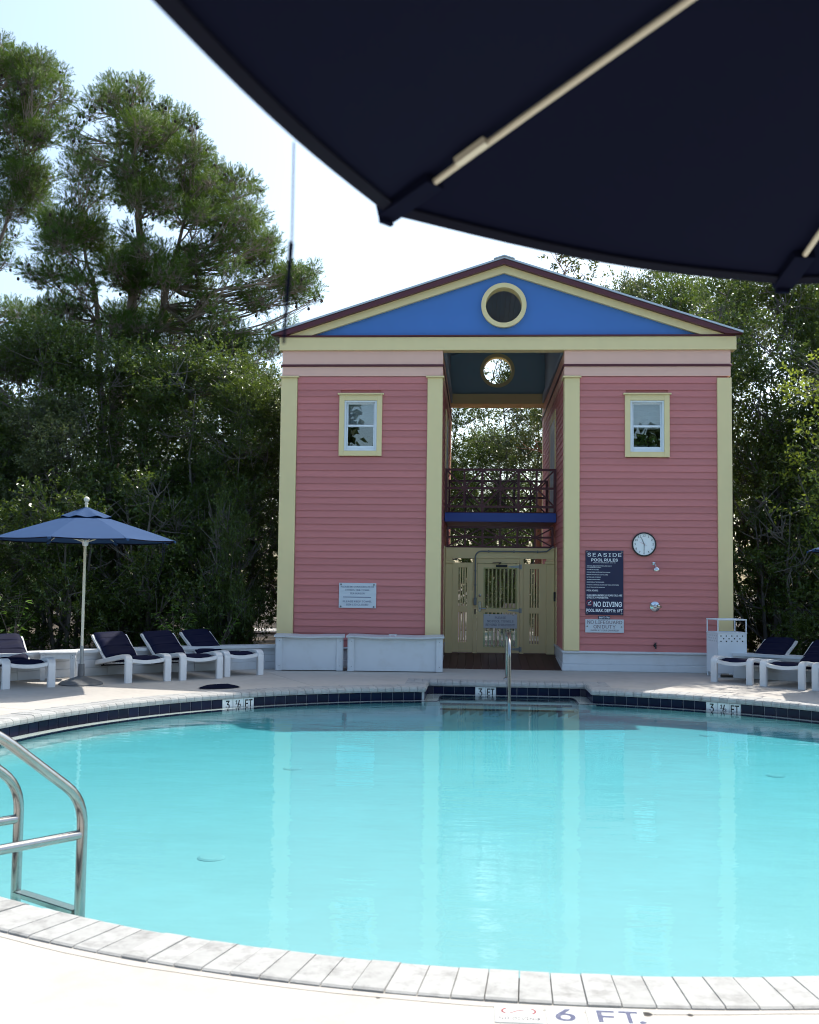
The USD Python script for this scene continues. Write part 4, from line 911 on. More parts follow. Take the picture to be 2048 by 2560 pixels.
# ------------------------------------------------------------------ umbrellas
mat('umbrella_pole', (.66, .62, .50), .4, .05, 8)
def make_umbrella(label, loc, rot, zr=2.12, R=1.345, strap_at=None, near=False):
    t = thing('patio_umbrella', label, 'umbrella', loc, rot, group=None)
    rise = .43; zt = zr+rise+.09
    m = MB(); m.lathe([(0, .0), (.31, .0), (.315, .015), (.29, .035), (.20, .07), (.09, .105), (.05, .12), (.045, .30), (0, .30)], 32); obj('base', m, L['cast_iron'], t, smooth=50)
    m = MB(); m.tube([(0, 0, .12), (0, 0, .56)], .027, 14); obj('lower_pole', m, L['zinc'], t, smooth=50)
    m = MB(); m.tube([(0, 0, .56), (0, 0, zt)], .021, 14); obj('pole', m, L['umbrella_pole'], t, smooth=50)
    m = MB(); m.ball((0, 0, zt+.085), .042, 3); m.lathe([(.018, zt+.0), (.03, zt+.02), (.018, zt+.05), (0, zt+.05)], 14); obj('finial', m, L['umbrella_pole'], t, smooth=60)
    def surf(r, a, top=False):
        """height of the canopy at radius fraction r (0..1 of tip radius) and angle a (tips at multiples of 45 deg)"""
        k = (a/(math.pi/4)) % 1.0; w = math.sin(math.pi*k)**2
        return zr+rise*(1-r)**.96-(.024 if near else .014)*math.sin(math.pi*k)*r**3
    ns = 96; nr = 14; A = np.arange(ns)/ns*2*math.pi
    def poly_r(a):
        k = (a % (math.pi/4))-math.pi/8; return math.cos(math.pi/8)/math.cos(k)
    def sheet(r0, r1, n, dz=0.0, scal=0.0, prof=None):
        rows = []
        for i in range(n):
            q = r0+(r1-r0)*i/(n-1); row = []
            for a in A:
                rr = q*R*poly_r(a); z = (surf(q, a) if prof is None else prof(q, a))+dz
                row.append((rr*math.cos(a), rr*math.sin(a), z))
            rows.append(np.array(row))
        return rows
    def shell(rows, th_):
        lo = [r-np.array([0, 0, th_]) for r in rows]
        return loft(lo+rows[::-1]) if False else loft(rows[::1]+lo[::-1])
    rows = sheet(.16, 1.0, nr); hem = [rows[-1]-np.array([0, 0, .0])]
    V, F = loft(rows+[rows[-1]*np.array([1.001, 1.001, 1])-np.array([0, 0, .014])]+[r-np.array([0, 0, .004]) for r in rows[::-1]])
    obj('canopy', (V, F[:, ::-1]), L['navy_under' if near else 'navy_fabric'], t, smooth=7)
    # hem: folded strip below the edge
    e = rows[-1]; V, F = loft([e*np.array([.992, .992, 1])-np.array([0, 0, .006]), e*np.array([.986, .986, 1])-np.array([0, 0, .006-.004]), e*np.array([.986, .986, 1])-np.array([0, 0, .010-.004]), e*np.array([1.003, 1.003, 1])-np.array([0, 0, .016]), e*np.array([1.003, 1.003, 1])])
    obj('hem', (V, F), L['hem_fabric'], t, smooth=40)
    vr = sheet(.02, .285, 6, 0, prof=lambda q, a: zr+rise+.048-.52*q-(.028*(math.sin(math.pi*((a/(math.pi/4)) % 1))**2)*(q/.3)**3 if q > .1 else 0)+.02)
    V, F = loft(vr+[r-np.array([0, 0, .006]) for r in vr[::-1]]); obj('vent_cap', (V, F[:, ::-1]), L['navy_fabric'], t, smooth=40)
    m = MB(); m.lathe([(.024, zr+rise-.10), (.055, zr+rise-.09), (.055, zr+rise-.03), (.024, zr+rise-.02)], 16); obj('top_hub', m, L['umbrella_pole'], t)
    zs = zr-.02; m = MB(); m.lathe([(.022, zs-.07), (.04, zs-.06), (.05, zs-.01), (.05, zs+.02), (.022, zs+.03)], 16); obj('slide_hub', m, L['white_vinyl'], t)
    for k in range(8):
        a = k*math.pi/4; c, s = math.cos(a), math.sin(a)
        p = [(R*q*c, R*q*s, surf(q, a)-.020) for q in np.linspace(.04, .95, 10)]
        m = MB(); m.tube(p, .0066, 8); rb = obj('rib', m, L['rib_tan'], t, smooth=50)
        m = MB(); a_ = np.array([c, s]); q = .50; m.tube([(.05*c, .05*s, zs), (R*q*c, R*q*s, surf(q, a)-.035)], .0085, 6); obj('strut', m, L['rib_tan'], t, smooth=50)
        m = MB(); p0 = np.array([R*.915*c, R*.915*s, surf(.915, a)-.016]); p1 = np.array([R*1.008*c, R*1.008*s, zr-.014]); m.bar(p0, p1, .05, .024); m.bar(p1, p1+np.array([-c*.004, -s*.004, -.022]), .034, .010, (c, s, 0)); obj('rib_pocket', m, L['navy_under' if near else 'navy_fabric'], t)
        if k % 2 == 0: continue
        m = MB(); q = .82; z = surf(q, a)-.020; ox, oy = -s*.009, c*.009; m.bar((R*q*c+ox, R*q*s+oy, z), (R*(q+.05)*c+ox, R*(q+.05)*s+oy, surf(q+.05, a)-.020), .014, .014); obj('rib_clip', m, L['rib_tan'], rb)
    if strap_at is not None:
        a, Ls, wd, cord = strap_at; rr = R*poly_r(a)*1.0; x, y = rr*math.cos(a), rr*math.sin(a); z = surf(1, a)-.025; m = MB(); n = 10
        if cord: m.tube([(x, y, z), (x-.001, y, z-cord)], .0016, 5)
        z -= cord; tx, ty = -math.sin(a), math.cos(a)
        for off in ((0.0,) if near else (-.022, .022)):
            V = []
            for i in range(n):
                q = i/(n-1); w_ = wd*(1-.55*q); cv = .018*q if near else .012*math.sin(q*3); sx = x+tx*(off+cv); syy = y+ty*(off+cv); V += [(sx-tx*w_/2, syy-ty*w_/2, z-Ls*q), (sx+tx*w_/2, syy+ty*w_/2, z-Ls*q)]
            F = []
            for i in range(n-1): F += [[2*i, 2*i+1, 2*i+3], [2*i, 2*i+3, 2*i+2]]
            V = np.array(V); V2 = V+np.array([math.cos(a), math.sin(a), 0])*.002; F = np.array(F); m.add(np.vstack([V, V2]), np.vstack([F, F[:, ::-1]+len(V)]))
        obj('tie_strap', m, L['navy_under'], t)
    return t
mat('rib_tan', (.60, .56, .44), .45, .05, 10)
mat('hem_fabric', (.008, .009, .018), .8, .1, 20, spec=.05)
UF = make_umbrella('open navy umbrella standing beside the left loungers', (-6.25, -3.80, 0), -69.1+22.5+2, strap_at=(math.radians(34), .30, .020, .0))
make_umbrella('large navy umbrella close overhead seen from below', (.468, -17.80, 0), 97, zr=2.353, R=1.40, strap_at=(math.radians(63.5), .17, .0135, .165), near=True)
make_umbrella('navy umbrella mostly beyond the right frame edge', (5.90, -2.72, 0), 10)

# ------------------------------------------------------------------ waste bin
B = thing('waste_bin', 'white metal waste bin with square perforations and open top frame', 'waste bin', (3.63, -.82, 0), math.degrees(math.atan2(.10, .51)))
bw, bd, z0, z1, zt = .52, .46, .07, .745, .985
def perf(wd):
    s = sbox(0, z0, wd, z1); hs = []
    for r, z in enumerate((.70, .655, .61)):
        n = 5 if r != 1 else 4
        for k in range(n):
            x = wd*(.115+.185*k+(.0925 if n == 4 else 0)); hs.append(sbox(x-.011, z-.011, x+.011, z+.011))
    return s.difference(unary_union(hs))
m = MB(); m.poly(perf(bw), .006, XZ(.006)); obj('front_panel', m, L['white_vinyl'], B)
Ms = np.array([[0, 0, 1, 0], [-1, 0, 0, bd], [0, 1, 0, 0], [0, 0, 0, 1.0]]); m = MB(); m.poly(perf(bd), .006, Ms); obj('side_panel', m, L['white_vinyl'], B)
Ms2 = Ms.copy(); Ms2[0, 3] = bw-.006; m = MB(); m.poly(perf(bd), .006, Ms2); obj('side_panel', m, L['white_vinyl'], B)
m = MB(); m.box(.006, bd-.006, z0, bw-.006, bd, z1); obj('back_panel', m, L['white_vinyl'], B)
m = MB(); m.box(.03, .03, z0+.01, bw-.03, bd-.03, z1-.012); obj('liner', m, L['black_plastic'], B)
for x in (0, bw-.018):
    for y in (0, bd-.018):
        m = MB(); m.rbox(x, y-.002, z1, x+.018, y+.018, zt, .002); obj('upright', m, L['white_vinyl'], B)
        m = MB(); m.rbox(x+.01, y+.01, 0, x+.05 if x == 0 else x-.02, y+.04 if y == 0 else y-.02, z0, .002) if x == 0 and y == 0 else m.rbox(min(x, bw-.06), min(y, bd-.05), 0, min(x, bw-.06)+.05, min(y, bd-.05)+.04, z0, .002); obj('foot', m, L['white_vinyl'], B)
for z in (zt-.02, z1-.004):
    m = MB(); m.rbox(-.006, -.006, z, bw+.006, .018, z+.022, .003); m.rbox(-.006, bd-.018, z, bw+.006, bd+.006, z+.022, .003); m.rbox(-.006, .018, z, .018, bd-.018, z+.022, .003); m.rbox(bw-.018, .018, z, bw+.006, bd-.018, z+.022, .003); obj('rim', m, L['white_vinyl'], B)
m = MB(); m.rbox(.20, -.004, z0-.02, .30, .01, z0+.0, .003); obj('plinth', m, L['white_vinyl'], B)

# crumpled dark towel on the coping
rg = np.random.default_rng(5); m = MB(); n = 26; u = np.linspace(-1, 1, n); U, Vv = np.meshgrid(u, u, indexing='ij'); rad = np.clip(1-np.sqrt(U**2+Vv**2), 0, 1)
hh = .060*rad**.6*(.55+.9*meshkit.fbm(np.stack([U*2.2, Vv*2.2, 0*U], -1), 4, 3))*(rad > 0); P_ = np.stack([U*.30, Vv*.13, hh+.012], -1).reshape(-1, 3); F = []
for i in range(n-1):
    for j in range(n-1):
        a, b, c, d = i*n+j, (i+1)*n+j, (i+1)*n+j+1, i*n+j+1
        if hh[i, j]+hh[i+1, j]+hh[i+1, j+1]+hh[i, j+1] > 0: F += [[a, b, c], [a, c, d]]
tw = thing('dark_towel', 'crumpled black towel lying at the pool edge near left loungers', 'towel', (-4.14, -3.98, 0), 32)
obj('cloth', (P_, np.array(F)), L['navy_under'], tw, smooth=True)

# ------------------------------------------------------------------ stair rail and ladder
S = thing('stair_rail', 'stainless steel handrail at the pool steps', 'handrail')
def fillet(pts, r=.10, n=7):
    p = np.asarray(pts, float); out = [p[0]]
    for i in range(1, len(p)-1):
        a, b, c = p[i-1], p[i], p[i+1]; u = (a-b)/np.linalg.norm(a-b); v = (c-b)/np.linalg.norm(c-b); d = min(r, np.linalg.norm(a-b)*.49, np.linalg.norm(c-b)*.49)
        for q in np.linspace(0, 1, n): out.append((b+u*d)*(1-q)**2+b*2*q*(1-q)+(b+v*d)*q**2)
    return np.array(out+[p[-1]])
m = MB(); m.tube(fillet([(.042, -1.79, -.02), (.042, -1.79, .80), (.036, -3.20, .80), (.030, -3.50, .62), (.03, -3.56, -.42)], .16), .026, 14); obj('tube', m, L['steel'], S, smooth=50)
m = MB(); m.lathe([(.023, .0), (.055, .0), (.05, .016), (.026, .03)], 20, (.042, -1.79, .002)); obj('flange', m, L['steel'], S, smooth=40)
LD = thing('pool_ladder', 'stainless steel pool ladder at the near left edge', 'ladder')
dr = np.array([-.56, -.83]); dr /= np.linalg.norm(dr)
PA, PB = np.array([-2.60, -13.29]), np.array([-3.10, -12.97])
for P in (PA, PB):
    pt = lambda tt, z: (P[0]+dr[0]*tt, P[1]+dr[1]*tt, z)
    m = MB(); m.tube(fillet([pt(0, -.80), pt(0, .375), pt(.55, .80), pt(.86, .90), pt(1.04, .55), pt(1.06, -.02)], .14), .029, 16); r_ = obj('rail', m, L['steel'], LD, smooth=50)
    m = MB(); m.tube([pt(.018, .185), pt(1.04, .205)], .026, 14); obj('brace', m, L['steel'], r_, smooth=50)
    m = MB(); m.lathe([(.024, .0), (.055, .0), (.05, .016), (.026, .03)], 20, pt(1.06, .002)); obj('flange', m, L['steel'], r_, smooth=40)
for z in (-.235, -.52):
    a = np.array([*PA, z]); b = np.array([*PB, z]); u_ = (b-a)/np.linalg.norm(b-a); m = MB(); m.bar(a+u_*.02, b-u_*.02, .075, .022, (0, 0, 1)); st = obj('tread', m, L['steel'], LD)
    m = MB()
    m.bar(a+u_*.03+np.array([0, 0, .0125]), b-u_*.03+np.array([0, 0, .0125]), .055, .004, (0, 0, 1)); obj('tread_grip', m, L['grey_plastic'], st)
# ------------------------------------------------------------------ trees and plants
def unit(v): return v/np.maximum(np.linalg.norm(v, axis=-1, keepdims=True), 1e-9)
def leaf_mesh(P, D, Ln, W, rng, fold=.18):
    n = len(P); N = unit(rng.normal(0, 1, (n, 3))+np.array([0, 0, 1.2])); S = unit(np.cross(D, N)); N = np.cross(S, D)
    Ln = np.broadcast_to(Ln, (n,))[:, None]; W = np.broadcast_to(W, (n,))[:, None]
    v = np.stack([P, P+D*Ln*.45+S*W*.5+N*W*fold, P+D*Ln, P+D*Ln*.45-S*W*.5+N*W*fold], 1).reshape(-1, 3); k = np.arange(n)*4
    return v, np.vstack([np.stack([k, k+1, k+2], 1), np.stack([k, k+2, k+3], 1)])
def in_ball(n, rng, lo=.15):
    d = unit(rng.normal(0, 1, (n, 3))); return d, d*(lo+(1-lo)*rng.random((n, 1))**.45)
def twigs(clumps, rng, dens, leaf, per, tw_len, up=.35, gap=.42, gs=1.05, flat=.8):
    """leaf positions and directions, in sprays"""
    Ps, Ds, TW = [], [], []
    for x, y, z, r in clumps:
        n = max(6, int(dens*r*r)); d, q = in_ball(n, rng); p = np.array([x, y, z])+q*r*np.array([1, 1, flat])
        keep = meshkit.fbm(p*gs, 3, 5) > gap; p, d = p[keep], d[keep]
        ax = unit(d*.9+rng.normal(0, .6, p.shape)+np.array([0, 0, up])); ln = tw_len*(.6+.8*rng.random((len(p), 1)))
        TW.append((p, p+ax*ln))
        for k in range(per):
            t = (k+.5)/per; b = p+ax*ln*t; s = unit(np.cross(ax, rng.normal(0, 1, ax.shape))); Ps.append(b); Ds.append(unit(ax*.55+s*.85+np.array([0, 0, -.05])))
    return np.vstack(Ps), np.vstack(Ds), (np.vstack([a for a, b in TW]), np.vstack([b for a, b in TW]))
def twig_strips(mb, tw, w, frac, rng):
    a, b = tw; k = rng.random(len(a)) < frac; a, b = a[k], b[k]; d = unit(b-a); s = unit(np.cross(d, rng.normal(0, 1, d.shape)))*w; a0 = a-d*.15
    v = np.stack([a0-s, a0+s, b], 1).reshape(-1, 3); i = np.arange(len(a))*3
    if len(a): mb.add(v, np.stack([i, i+1, i+2], 1))
def limb(mb, p0, p1, r0, r1, rng, sag=.12, n=7, sides=6, up=.25):
    p0, p1 = np.asarray(p0, float), np.asarray(p1, float); L_ = np.linalg.norm(p1-p0); t = np.linspace(0, 1, n)[:, None]
    c = (p0+p1)/2+rng.normal(0, sag, 3)*L_*.5+np.array([0, 0, -up*L_*.25]); p = p0*(1-t)**2+c*2*t*(1-t)+p1*t**2
    p[1:-1] += rng.normal(0, .012*L_, (n-2, 3)); mb.tube(p, np.linspace(r0, r1, n), sides, False); return p
def limbs_for(mb, trunks, clumps, rng, r_lim, sub=4, drop=.55):
    nodes = np.vstack([np.column_stack([np.array(t[0]), np.array(t[1])]) for t in trunks])
    for x, y, z, r in clumps:
        c = np.array([x, y, z]); d = np.linalg.norm((nodes[:, :3]-c)*np.array([1, 1, .8]), axis=1)+np.where(nodes[:, 2] > z-.1, 4, 0); b = nodes[int(np.argmin(d))]
        p = limb(mb, b[:3], c, min(b[3]*.6, r_lim*(.35+r)), .010, rng, sag=.22, up=drop)
        for k in range(sub):
            q = p[int(rng.integers(2, len(p)-1))]; e = c+unit(rng.normal(0, 1, 3))*r*.85; limb(mb, q, e, .014, .004, rng, n=5, sides=4)
def dense(pl, r):
    """resampled trunk: (points, radii)"""
    p = np.array(pl, float); s = np.concatenate([[0], np.cumsum(np.linalg.norm(np.diff(p, axis=0), axis=1))]); q = np.linspace(0, s[-1], max(6, int(s[-1]/.45)))
    return np.stack([np.interp(q, s, p[:, i]) for i in range(3)], 1), np.interp(q, s, np.linspace(0, 1, len(s))*0+np.array([r*(1-.85*v/s[-1]) for v in s]))
def pine(label, clumps, trunks, seed, ndl=32, shoots=135):
    rng = np.random.default_rng(seed); clumps = [(x, y, z, r*1.02) for x, y, z, r in clumps]; t = thing('pine_tree', label, 'pine tree'); mb = MB(); tr = [dense(p, r) for p, r in trunks]
    for p, r in tr: mb.tube(p+np.vstack([np.zeros(3), rng.normal(0, .025, (len(p)-1, 3))]), r, 9, False)
    tk = obj('trunk', mb, L['pine_bark'], t, smooth=60); mb = MB(); limbs_for(mb, tr, clumps, rng, .048, 6, .9)
    P, D = [], []; cones = MB()
    for x, y, z, r in clumps:
        n = int(shoots*(r/.4)**1.7)+8; d, q = in_ball(n, rng, .25); p = np.array([x, y, z])+q*r*np.array([1.05, 1.05, .70]); P.append(p); D.append(unit(d*.8+rng.normal(0, .35, p.shape)+np.array([0, 0, .55])))
        if rng.random() < .75:
            for k in range(int(rng.integers(2, 7))):
                c = np.array([x, y, z])+unit(rng.normal(0, 1, 3))*r*(.6+.5*rng.random())+np.array([0, 0, -.2*r]); tm = trimesh.creation.icosphere(subdivisions=0, radius=.038); tm.apply_scale((1, 1, 1.3)); tm.apply_translation(c); cones.tm(tm)
    P = np.vstack(P); D = np.vstack(D); ln = .12+.09*rng.random(len(P)); twig_strips(mb, (P-D*.10, P+D*ln[:, None]), .005, .8, rng)
    obj('branches', mb, L['pine_bark'], t); N = len(P)
    tt = rng.random((N, ndl)); b = P[:, None]+D[:, None]*(tt*ln[:, None])[..., None]; s = unit(np.cross(D[:, None], rng.normal(0, 1, (N, ndl, 3)))); nd = unit(D[:, None]*(.45+.5*tt[..., None])+s); L_ = .050+.035*rng.random((N, ndl, 1)); w = np.cross(nd, s)*.0070+s*.001
    v = np.stack([b-w, b+w, b+nd*L_], 2).reshape(-1, 3); i = np.arange(N*ndl)*3
    obj('crown', (v, np.stack([i, i+1, i+2], 1)), L['pine_needles'], t, kind=None); obj('cones', cones, L['cone_brown'], t, kind='stuff'); return t
def broad(name, label, cat, clumps, trunks, seed, leaf=(.072, .040), lm='oak_leaves', bark='oak_bark', dens=260, per=9, tw=.26, loc=(0, 0, 0), rot=0, group=None, gap=.49, lim=.05, sub=4, flat=.8, scale=None, up=.35):
    rng = np.random.default_rng(seed); t = thing(name, label, cat, loc, rot, scale, group); mb = MB(); tr = [dense(p, r) for p, r in trunks]
    for p, r in tr: mb.tube(p+np.vstack([np.zeros(3), rng.normal(0, .03, (len(p)-1, 3))]), r, 8, False)
    obj('trunk', mb, L[bark], t, smooth=60); mb = MB(); limbs_for(mb, tr, clumps, rng, lim, sub)
    P, D, TW = twigs(clumps, rng, dens, leaf, per, tw, gap=gap, flat=flat, up=up); twig_strips(mb, TW, .004, .5, rng); obj('branches', mb, L[bark], t)
    n = len(P); v, f = leaf_mesh(P, D, leaf[0]*(.7+.6*rng.random(n)), leaf[1]*(.7+.6*rng.random(n)), rng); obj('crown', (v, f), L[lm], t); return t
def rand_clumps(rng, n, rx, ry, z0, z1, r0, r1, taper=.5):
    out = []
    for k in range(n):
        z = z0+(z1-z0)*rng.random()**.8; w = 1-taper*((z-z0)/(z1-z0))**2; a = rng.random()*2*math.pi; q = rng.random()**.5
        out.append((rx*q*w*math.cos(a), ry*q*w*math.sin(a), z, r0+(r1-r0)*rng.random()))
    return out
PINE_MAIN = [(-8.57, 4.42, 12.97, 0.34), (-9.21, 5.1, 12.94, 0.4), (-9.53, 4.71, 12.87, 0.3), (-8.53, 5.23, 12.88, 0.45), (-8.08, 5.28, 12.9, 0.25), (-7.25, 4.04, 12.12, 0.22), (-7.02, 3.93, 11.87, 0.17), (-10.12, 5.74, 13.04, 0.26), (-8.66, 4.47, 12.13, 0.54), (-8.14, 4.42, 11.85, 0.54), (-8.16, 6.09, 12.52, 0.47), (-7.39, 4.93, 11.81, 0.35), (-9.41, 5.74, 12.29, 0.46), (-8.71, 4.95, 11.63, 0.55), (-8.21, 5.31, 11.67, 0.5), (-7.33, 4.23, 11.17, 0.43), (-7.19, 5.3, 11.86, 0.25), (-7.17, 5.81, 11.7, 0.31), (-6.71, 5.05, 11.34, 0.2), (-7.45, 5.53, 11.34, 0.41), (-7.81, 5.38, 11.07, 0.45), (-9.66, 4.04, 10.88, 0.43), (-10.0, 5.57, 11.17, 0.46), (-10.36, 5.2, 12.38, 0.3), (-9.94, 4.56, 11.69, 0.34), (-7.66, 3.97, 10.14, 0.48), (-7.71, 5.8, 10.82, 0.41), (-7.16, 4.94, 10.29, 0.44), (-6.45, 5.48, 11.2, 0.35), (-6.23, 5.83, 11.33, 0.31), (-5.88, 5.47, 10.98, 0.2), (-6.71, 5.93, 11.01, 0.41), (-6.02, 4.77, 10.42, 0.39), (-6.68, 5.66, 10.39, 0.41), (-5.98, 4.88, 9.96, 0.39), (-6.59, 5.96, 10.02, 0.41), (-5.89, 5.83, 9.92, 0.31), (-5.22, 4.11, 9.29, 0.24), (-10.08, 4.2, 9.76, 0.43), (-9.85, 4.38, 9.62, 0.49), (-11.04, 6.02, 10.19, 0.42), (-9.63, 4.86, 9.63, 0.45), (-9.26, 5.28, 9.15, 0.45), (-8.59, 4.56, 8.73, 0.44), (-8.36, 5.02, 9.17, 0.4), (-8.95, 4.75, 8.59, 0.39), (-8.32, 4.67, 8.46, 0.39), (-6.9, 5.19, 9.36, 0.5), (-6.39, 5.18, 9.1, 0.45), (-5.94, 5.89, 9.42, 0.41), (-5.43, 5.4, 9.42, 0.3), (-5.63, 5.94, 8.97, 0.36), (-5.04, 5.78, 9.02, 0.3), (-4.78, 6.08, 8.95, 0.26), (-4.41, 5.38, 8.95, 0.17), (-4.12, 4.26, 7.98, 0.12), (-4.82, 5.79, 8.4, 0.25), (-5.28, 6.02, 8.47, 0.31), (-7.87, 5.89, 8.03, 0.51), (-7.1, 5.15, 7.74, 0.49), (-6.68, 5.47, 7.77, 0.45), (-7.85, 4.36, 7.35, 0.38), (-6.22, 5.73, 7.47, 0.45), (-5.61, 5.16, 8.09, 0.39), (-10.92, 4.53, 8.69, 0.29), (-8.93, 4.04, 12.69, 0.24), (-8.84, 5.78, 13.78, 0.21), (-8.11, 6.08, 12.89, 0.31), (-6.64, 4.09, 10.61, 0.29)]
PINE_LEFT = [(-13.56, 8.1, 16.11, 0.29), (-13.06, 7.32, 15.35, 0.33), (-12.47, 6.8, 15.02, 0.38), (-12.27, 7.09, 15.1, 0.33), (-12.34, 8.04, 15.53, 0.28), (-13.42, 8.25, 15.3, 0.46), (-12.13, 6.59, 14.35, 0.43), (-12.13, 7.73, 14.96, 0.34), (-11.3, 6.59, 14.11, 0.27), (-13.14, 7.94, 14.56, 0.45), (-12.21, 7.16, 14.12, 0.44), (-12.11, 8.26, 14.46, 0.34), (-11.79, 8.46, 14.72, 0.23), (-12.69, 7.51, 13.78, 0.45), (-12.55, 8.5, 14.22, 0.4), (-11.44, 7.12, 13.58, 0.27), (-12.62, 6.65, 13.17, 0.32), (-13.12, 7.7, 12.49, 0.39), (-12.2, 6.56, 11.86, 0.43), (-11.91, 6.89, 12.15, 0.32), (-11.8, 7.32, 12.04, 0.33), (-12.94, 7.72, 11.93, 0.45), (-12.02, 6.81, 11.46, 0.43), (-12.39, 6.58, 11.05, 0.43), (-12.35, 8.24, 11.77, 0.34), (-12.32, 7.13, 8.37, 0.43), (-12.32, 8.42, 8.59, 0.4), (-13.2, 8.29, 8.79, 0.4), (-12.82, 7.26, 9.79, 0.27), (-13.73, 7.42, 15.24, 0.5), (-13.88, 7.54, 14.61, 0.5), (-13.91, 7.79, 13.92, 0.51), (-13.74, 7.69, 12.21, 0.5), (-13.91, 7.62, 11.44, 0.5), (-13.57, 7.74, 10.23, 0.45)]
PINE_FILL = [(-9.91, 5.66, 7.27, 0.32), (-6.87, 4.98, 10.39, 0.37), (-9.6, 4.15, 7.76, 0.29), (-8.01, 3.76, 7.21, 0.34), (-9.58, 5.38, 7.01, 0.3), (-8.88, 5.61, 9.28, 0.36), (-7.92, 5.26, 9.24, 0.46), (-10.18, 5.73, 7.4, 0.41), (-9.07, 5.85, 7.88, 0.32), (-11.24, 6.44, 9.35, 0.45), (-8.03, 6.29, 10.53, 0.31), (-7.51, 4.18, 8.57, 0.31), (-9.9, 6.07, 11.07, 0.37), (-9.15, 6.52, 13.05, 0.44), (-9.27, 3.44, 7.96, 0.32), (-10.06, 4.71, 10.49, 0.33), (-8.02, 4.32, 10.43, 0.39), (-11.02, 5.99, 10.38, 0.37), (-7.35, 3.6, 8.36, 0.44), (-8.46, 4.53, 9.5, 0.42), (-4.65, 5.26, 8.49, 0.47), (-9.47, 3.67, 6.77, 0.35), (-6.81, 3.89, 9.76, 0.36), (-9.98, 3.81, 9.23, 0.35), (-8.2, 4.91, 8.64, 0.42), (-8.29, 4.03, 10.69, 0.32), (-5.89, 3.47, 8.31, 0.37), (-9.33, 6.5, 11.16, 0.32), (-5.85, 4.04, 9.77, 0.4), (-9.92, 5.47, 10.16, 0.44), (-5.28, 6.54, 8.97, 0.49), (-10.42, 6.53, 12.15, 0.42), (-8.69, 5.05, 7.27, 0.45), (-6.73, 4.35, 7.0, 0.42), (-8.46, 4.4, 7.0, 0.43), (-9.51, 5.59, 9.6, 0.46), (-4.87, 5.34, 8.72, 0.44), (-8.86, 5.09, 10.67, 0.38), (-10.71, 4.74, 8.55, 0.33), (-10.18, 4.33, 7.82, 0.33), (-6.01, 6.24, 10.53, 0.35), (-8.8, 5.93, 11.43, 0.49), (-5.57, 4.58, 9.35, 0.43), (-5.97, 5.5, 8.34, 0.36), (-6.04, 5.92, 7.12, 0.47), (-9.82, 3.68, 9.01, 0.39), (-8.47, 6.36, 8.07, 0.48), (-10.89, 5.49, 9.62, 0.46), (-9.62, 6.15, 13.79, 0.49), (-7.07, 6.01, 11.41, 0.46), (-6.12, 4.35, 9.26, 0.33), (-8.44, 3.77, 10.8, 0.37), (-8.2, 3.72, 10.12, 0.41), (-10.14, 5.8, 11.87, 0.33), (-7.47, 5.19, 8.64, 0.44), (-8.96, 4.93, 7.63, 0.42), (-7.73, 6.38, 7.61, 0.5), (-8.08, 3.6, 11.72, 0.41), (-7.14, 5.25, 10.79, 0.47), (-5.35, 6.55, 7.74, 0.44), (-7.97, 5.09, 11.06, 0.45), (-8.72, 3.81, 8.6, 0.36), (-10.22, 6.04, 10.35, 0.45), (-8.88, 5.64, 7.38, 0.36), (-10.63, 6.49, 10.13, 0.33), (-7.93, 3.75, 8.89, 0.44), (-6.99, 4.55, 8.97, 0.46), (-7.93, 4.57, 12.14, 0.33), (-8.8, 4.6, 10.85, 0.43), (-10.07, 4.4, 8.6, 0.44), (-8.63, 4.37, 10.79, 0.38), (-6.98, 5.77, 8.47, 0.44), (-7.11, 4.33, 11.44, 0.43), (-6.81, 4.49, 9.96, 0.4), (-7.35, 5.32, 8.68, 0.36), (-8.21, 5.15, 10.4, 0.36), (-10.64, 5.94, 8.29, 0.31), (-9.32, 5.76, 7.2, 0.44), (-7.58, 6.0, 9.53, 0.3), (-9.44, 6.32, 8.16, 0.38), (-11.34, 6.56, 10.65, 0.4), (-6.21, 4.76, 6.93, 0.45), (-6.21, 4.51, 7.07, 0.4), (-7.32, 5.62, 9.3, 0.34), (-8.55, 5.07, 8.9, 0.34), (-7.32, 5.62, 10.99, 0.33), (-5.89, 5.9, 9.38, 0.46), (-8.0, 5.49, 8.87, 0.35), (-8.13, 6.31, 7.94, 0.43), (-5.3, 5.37, 7.14, 0.4), (-8.23, 5.35, 12.15, 0.45), (-9.38, 4.04, 8.41, 0.38), (-6.49, 4.82, 9.65, 0.33), (-10.19, 6.35, 9.99, 0.47), (-8.38, 4.64, 8.28, 0.3)]
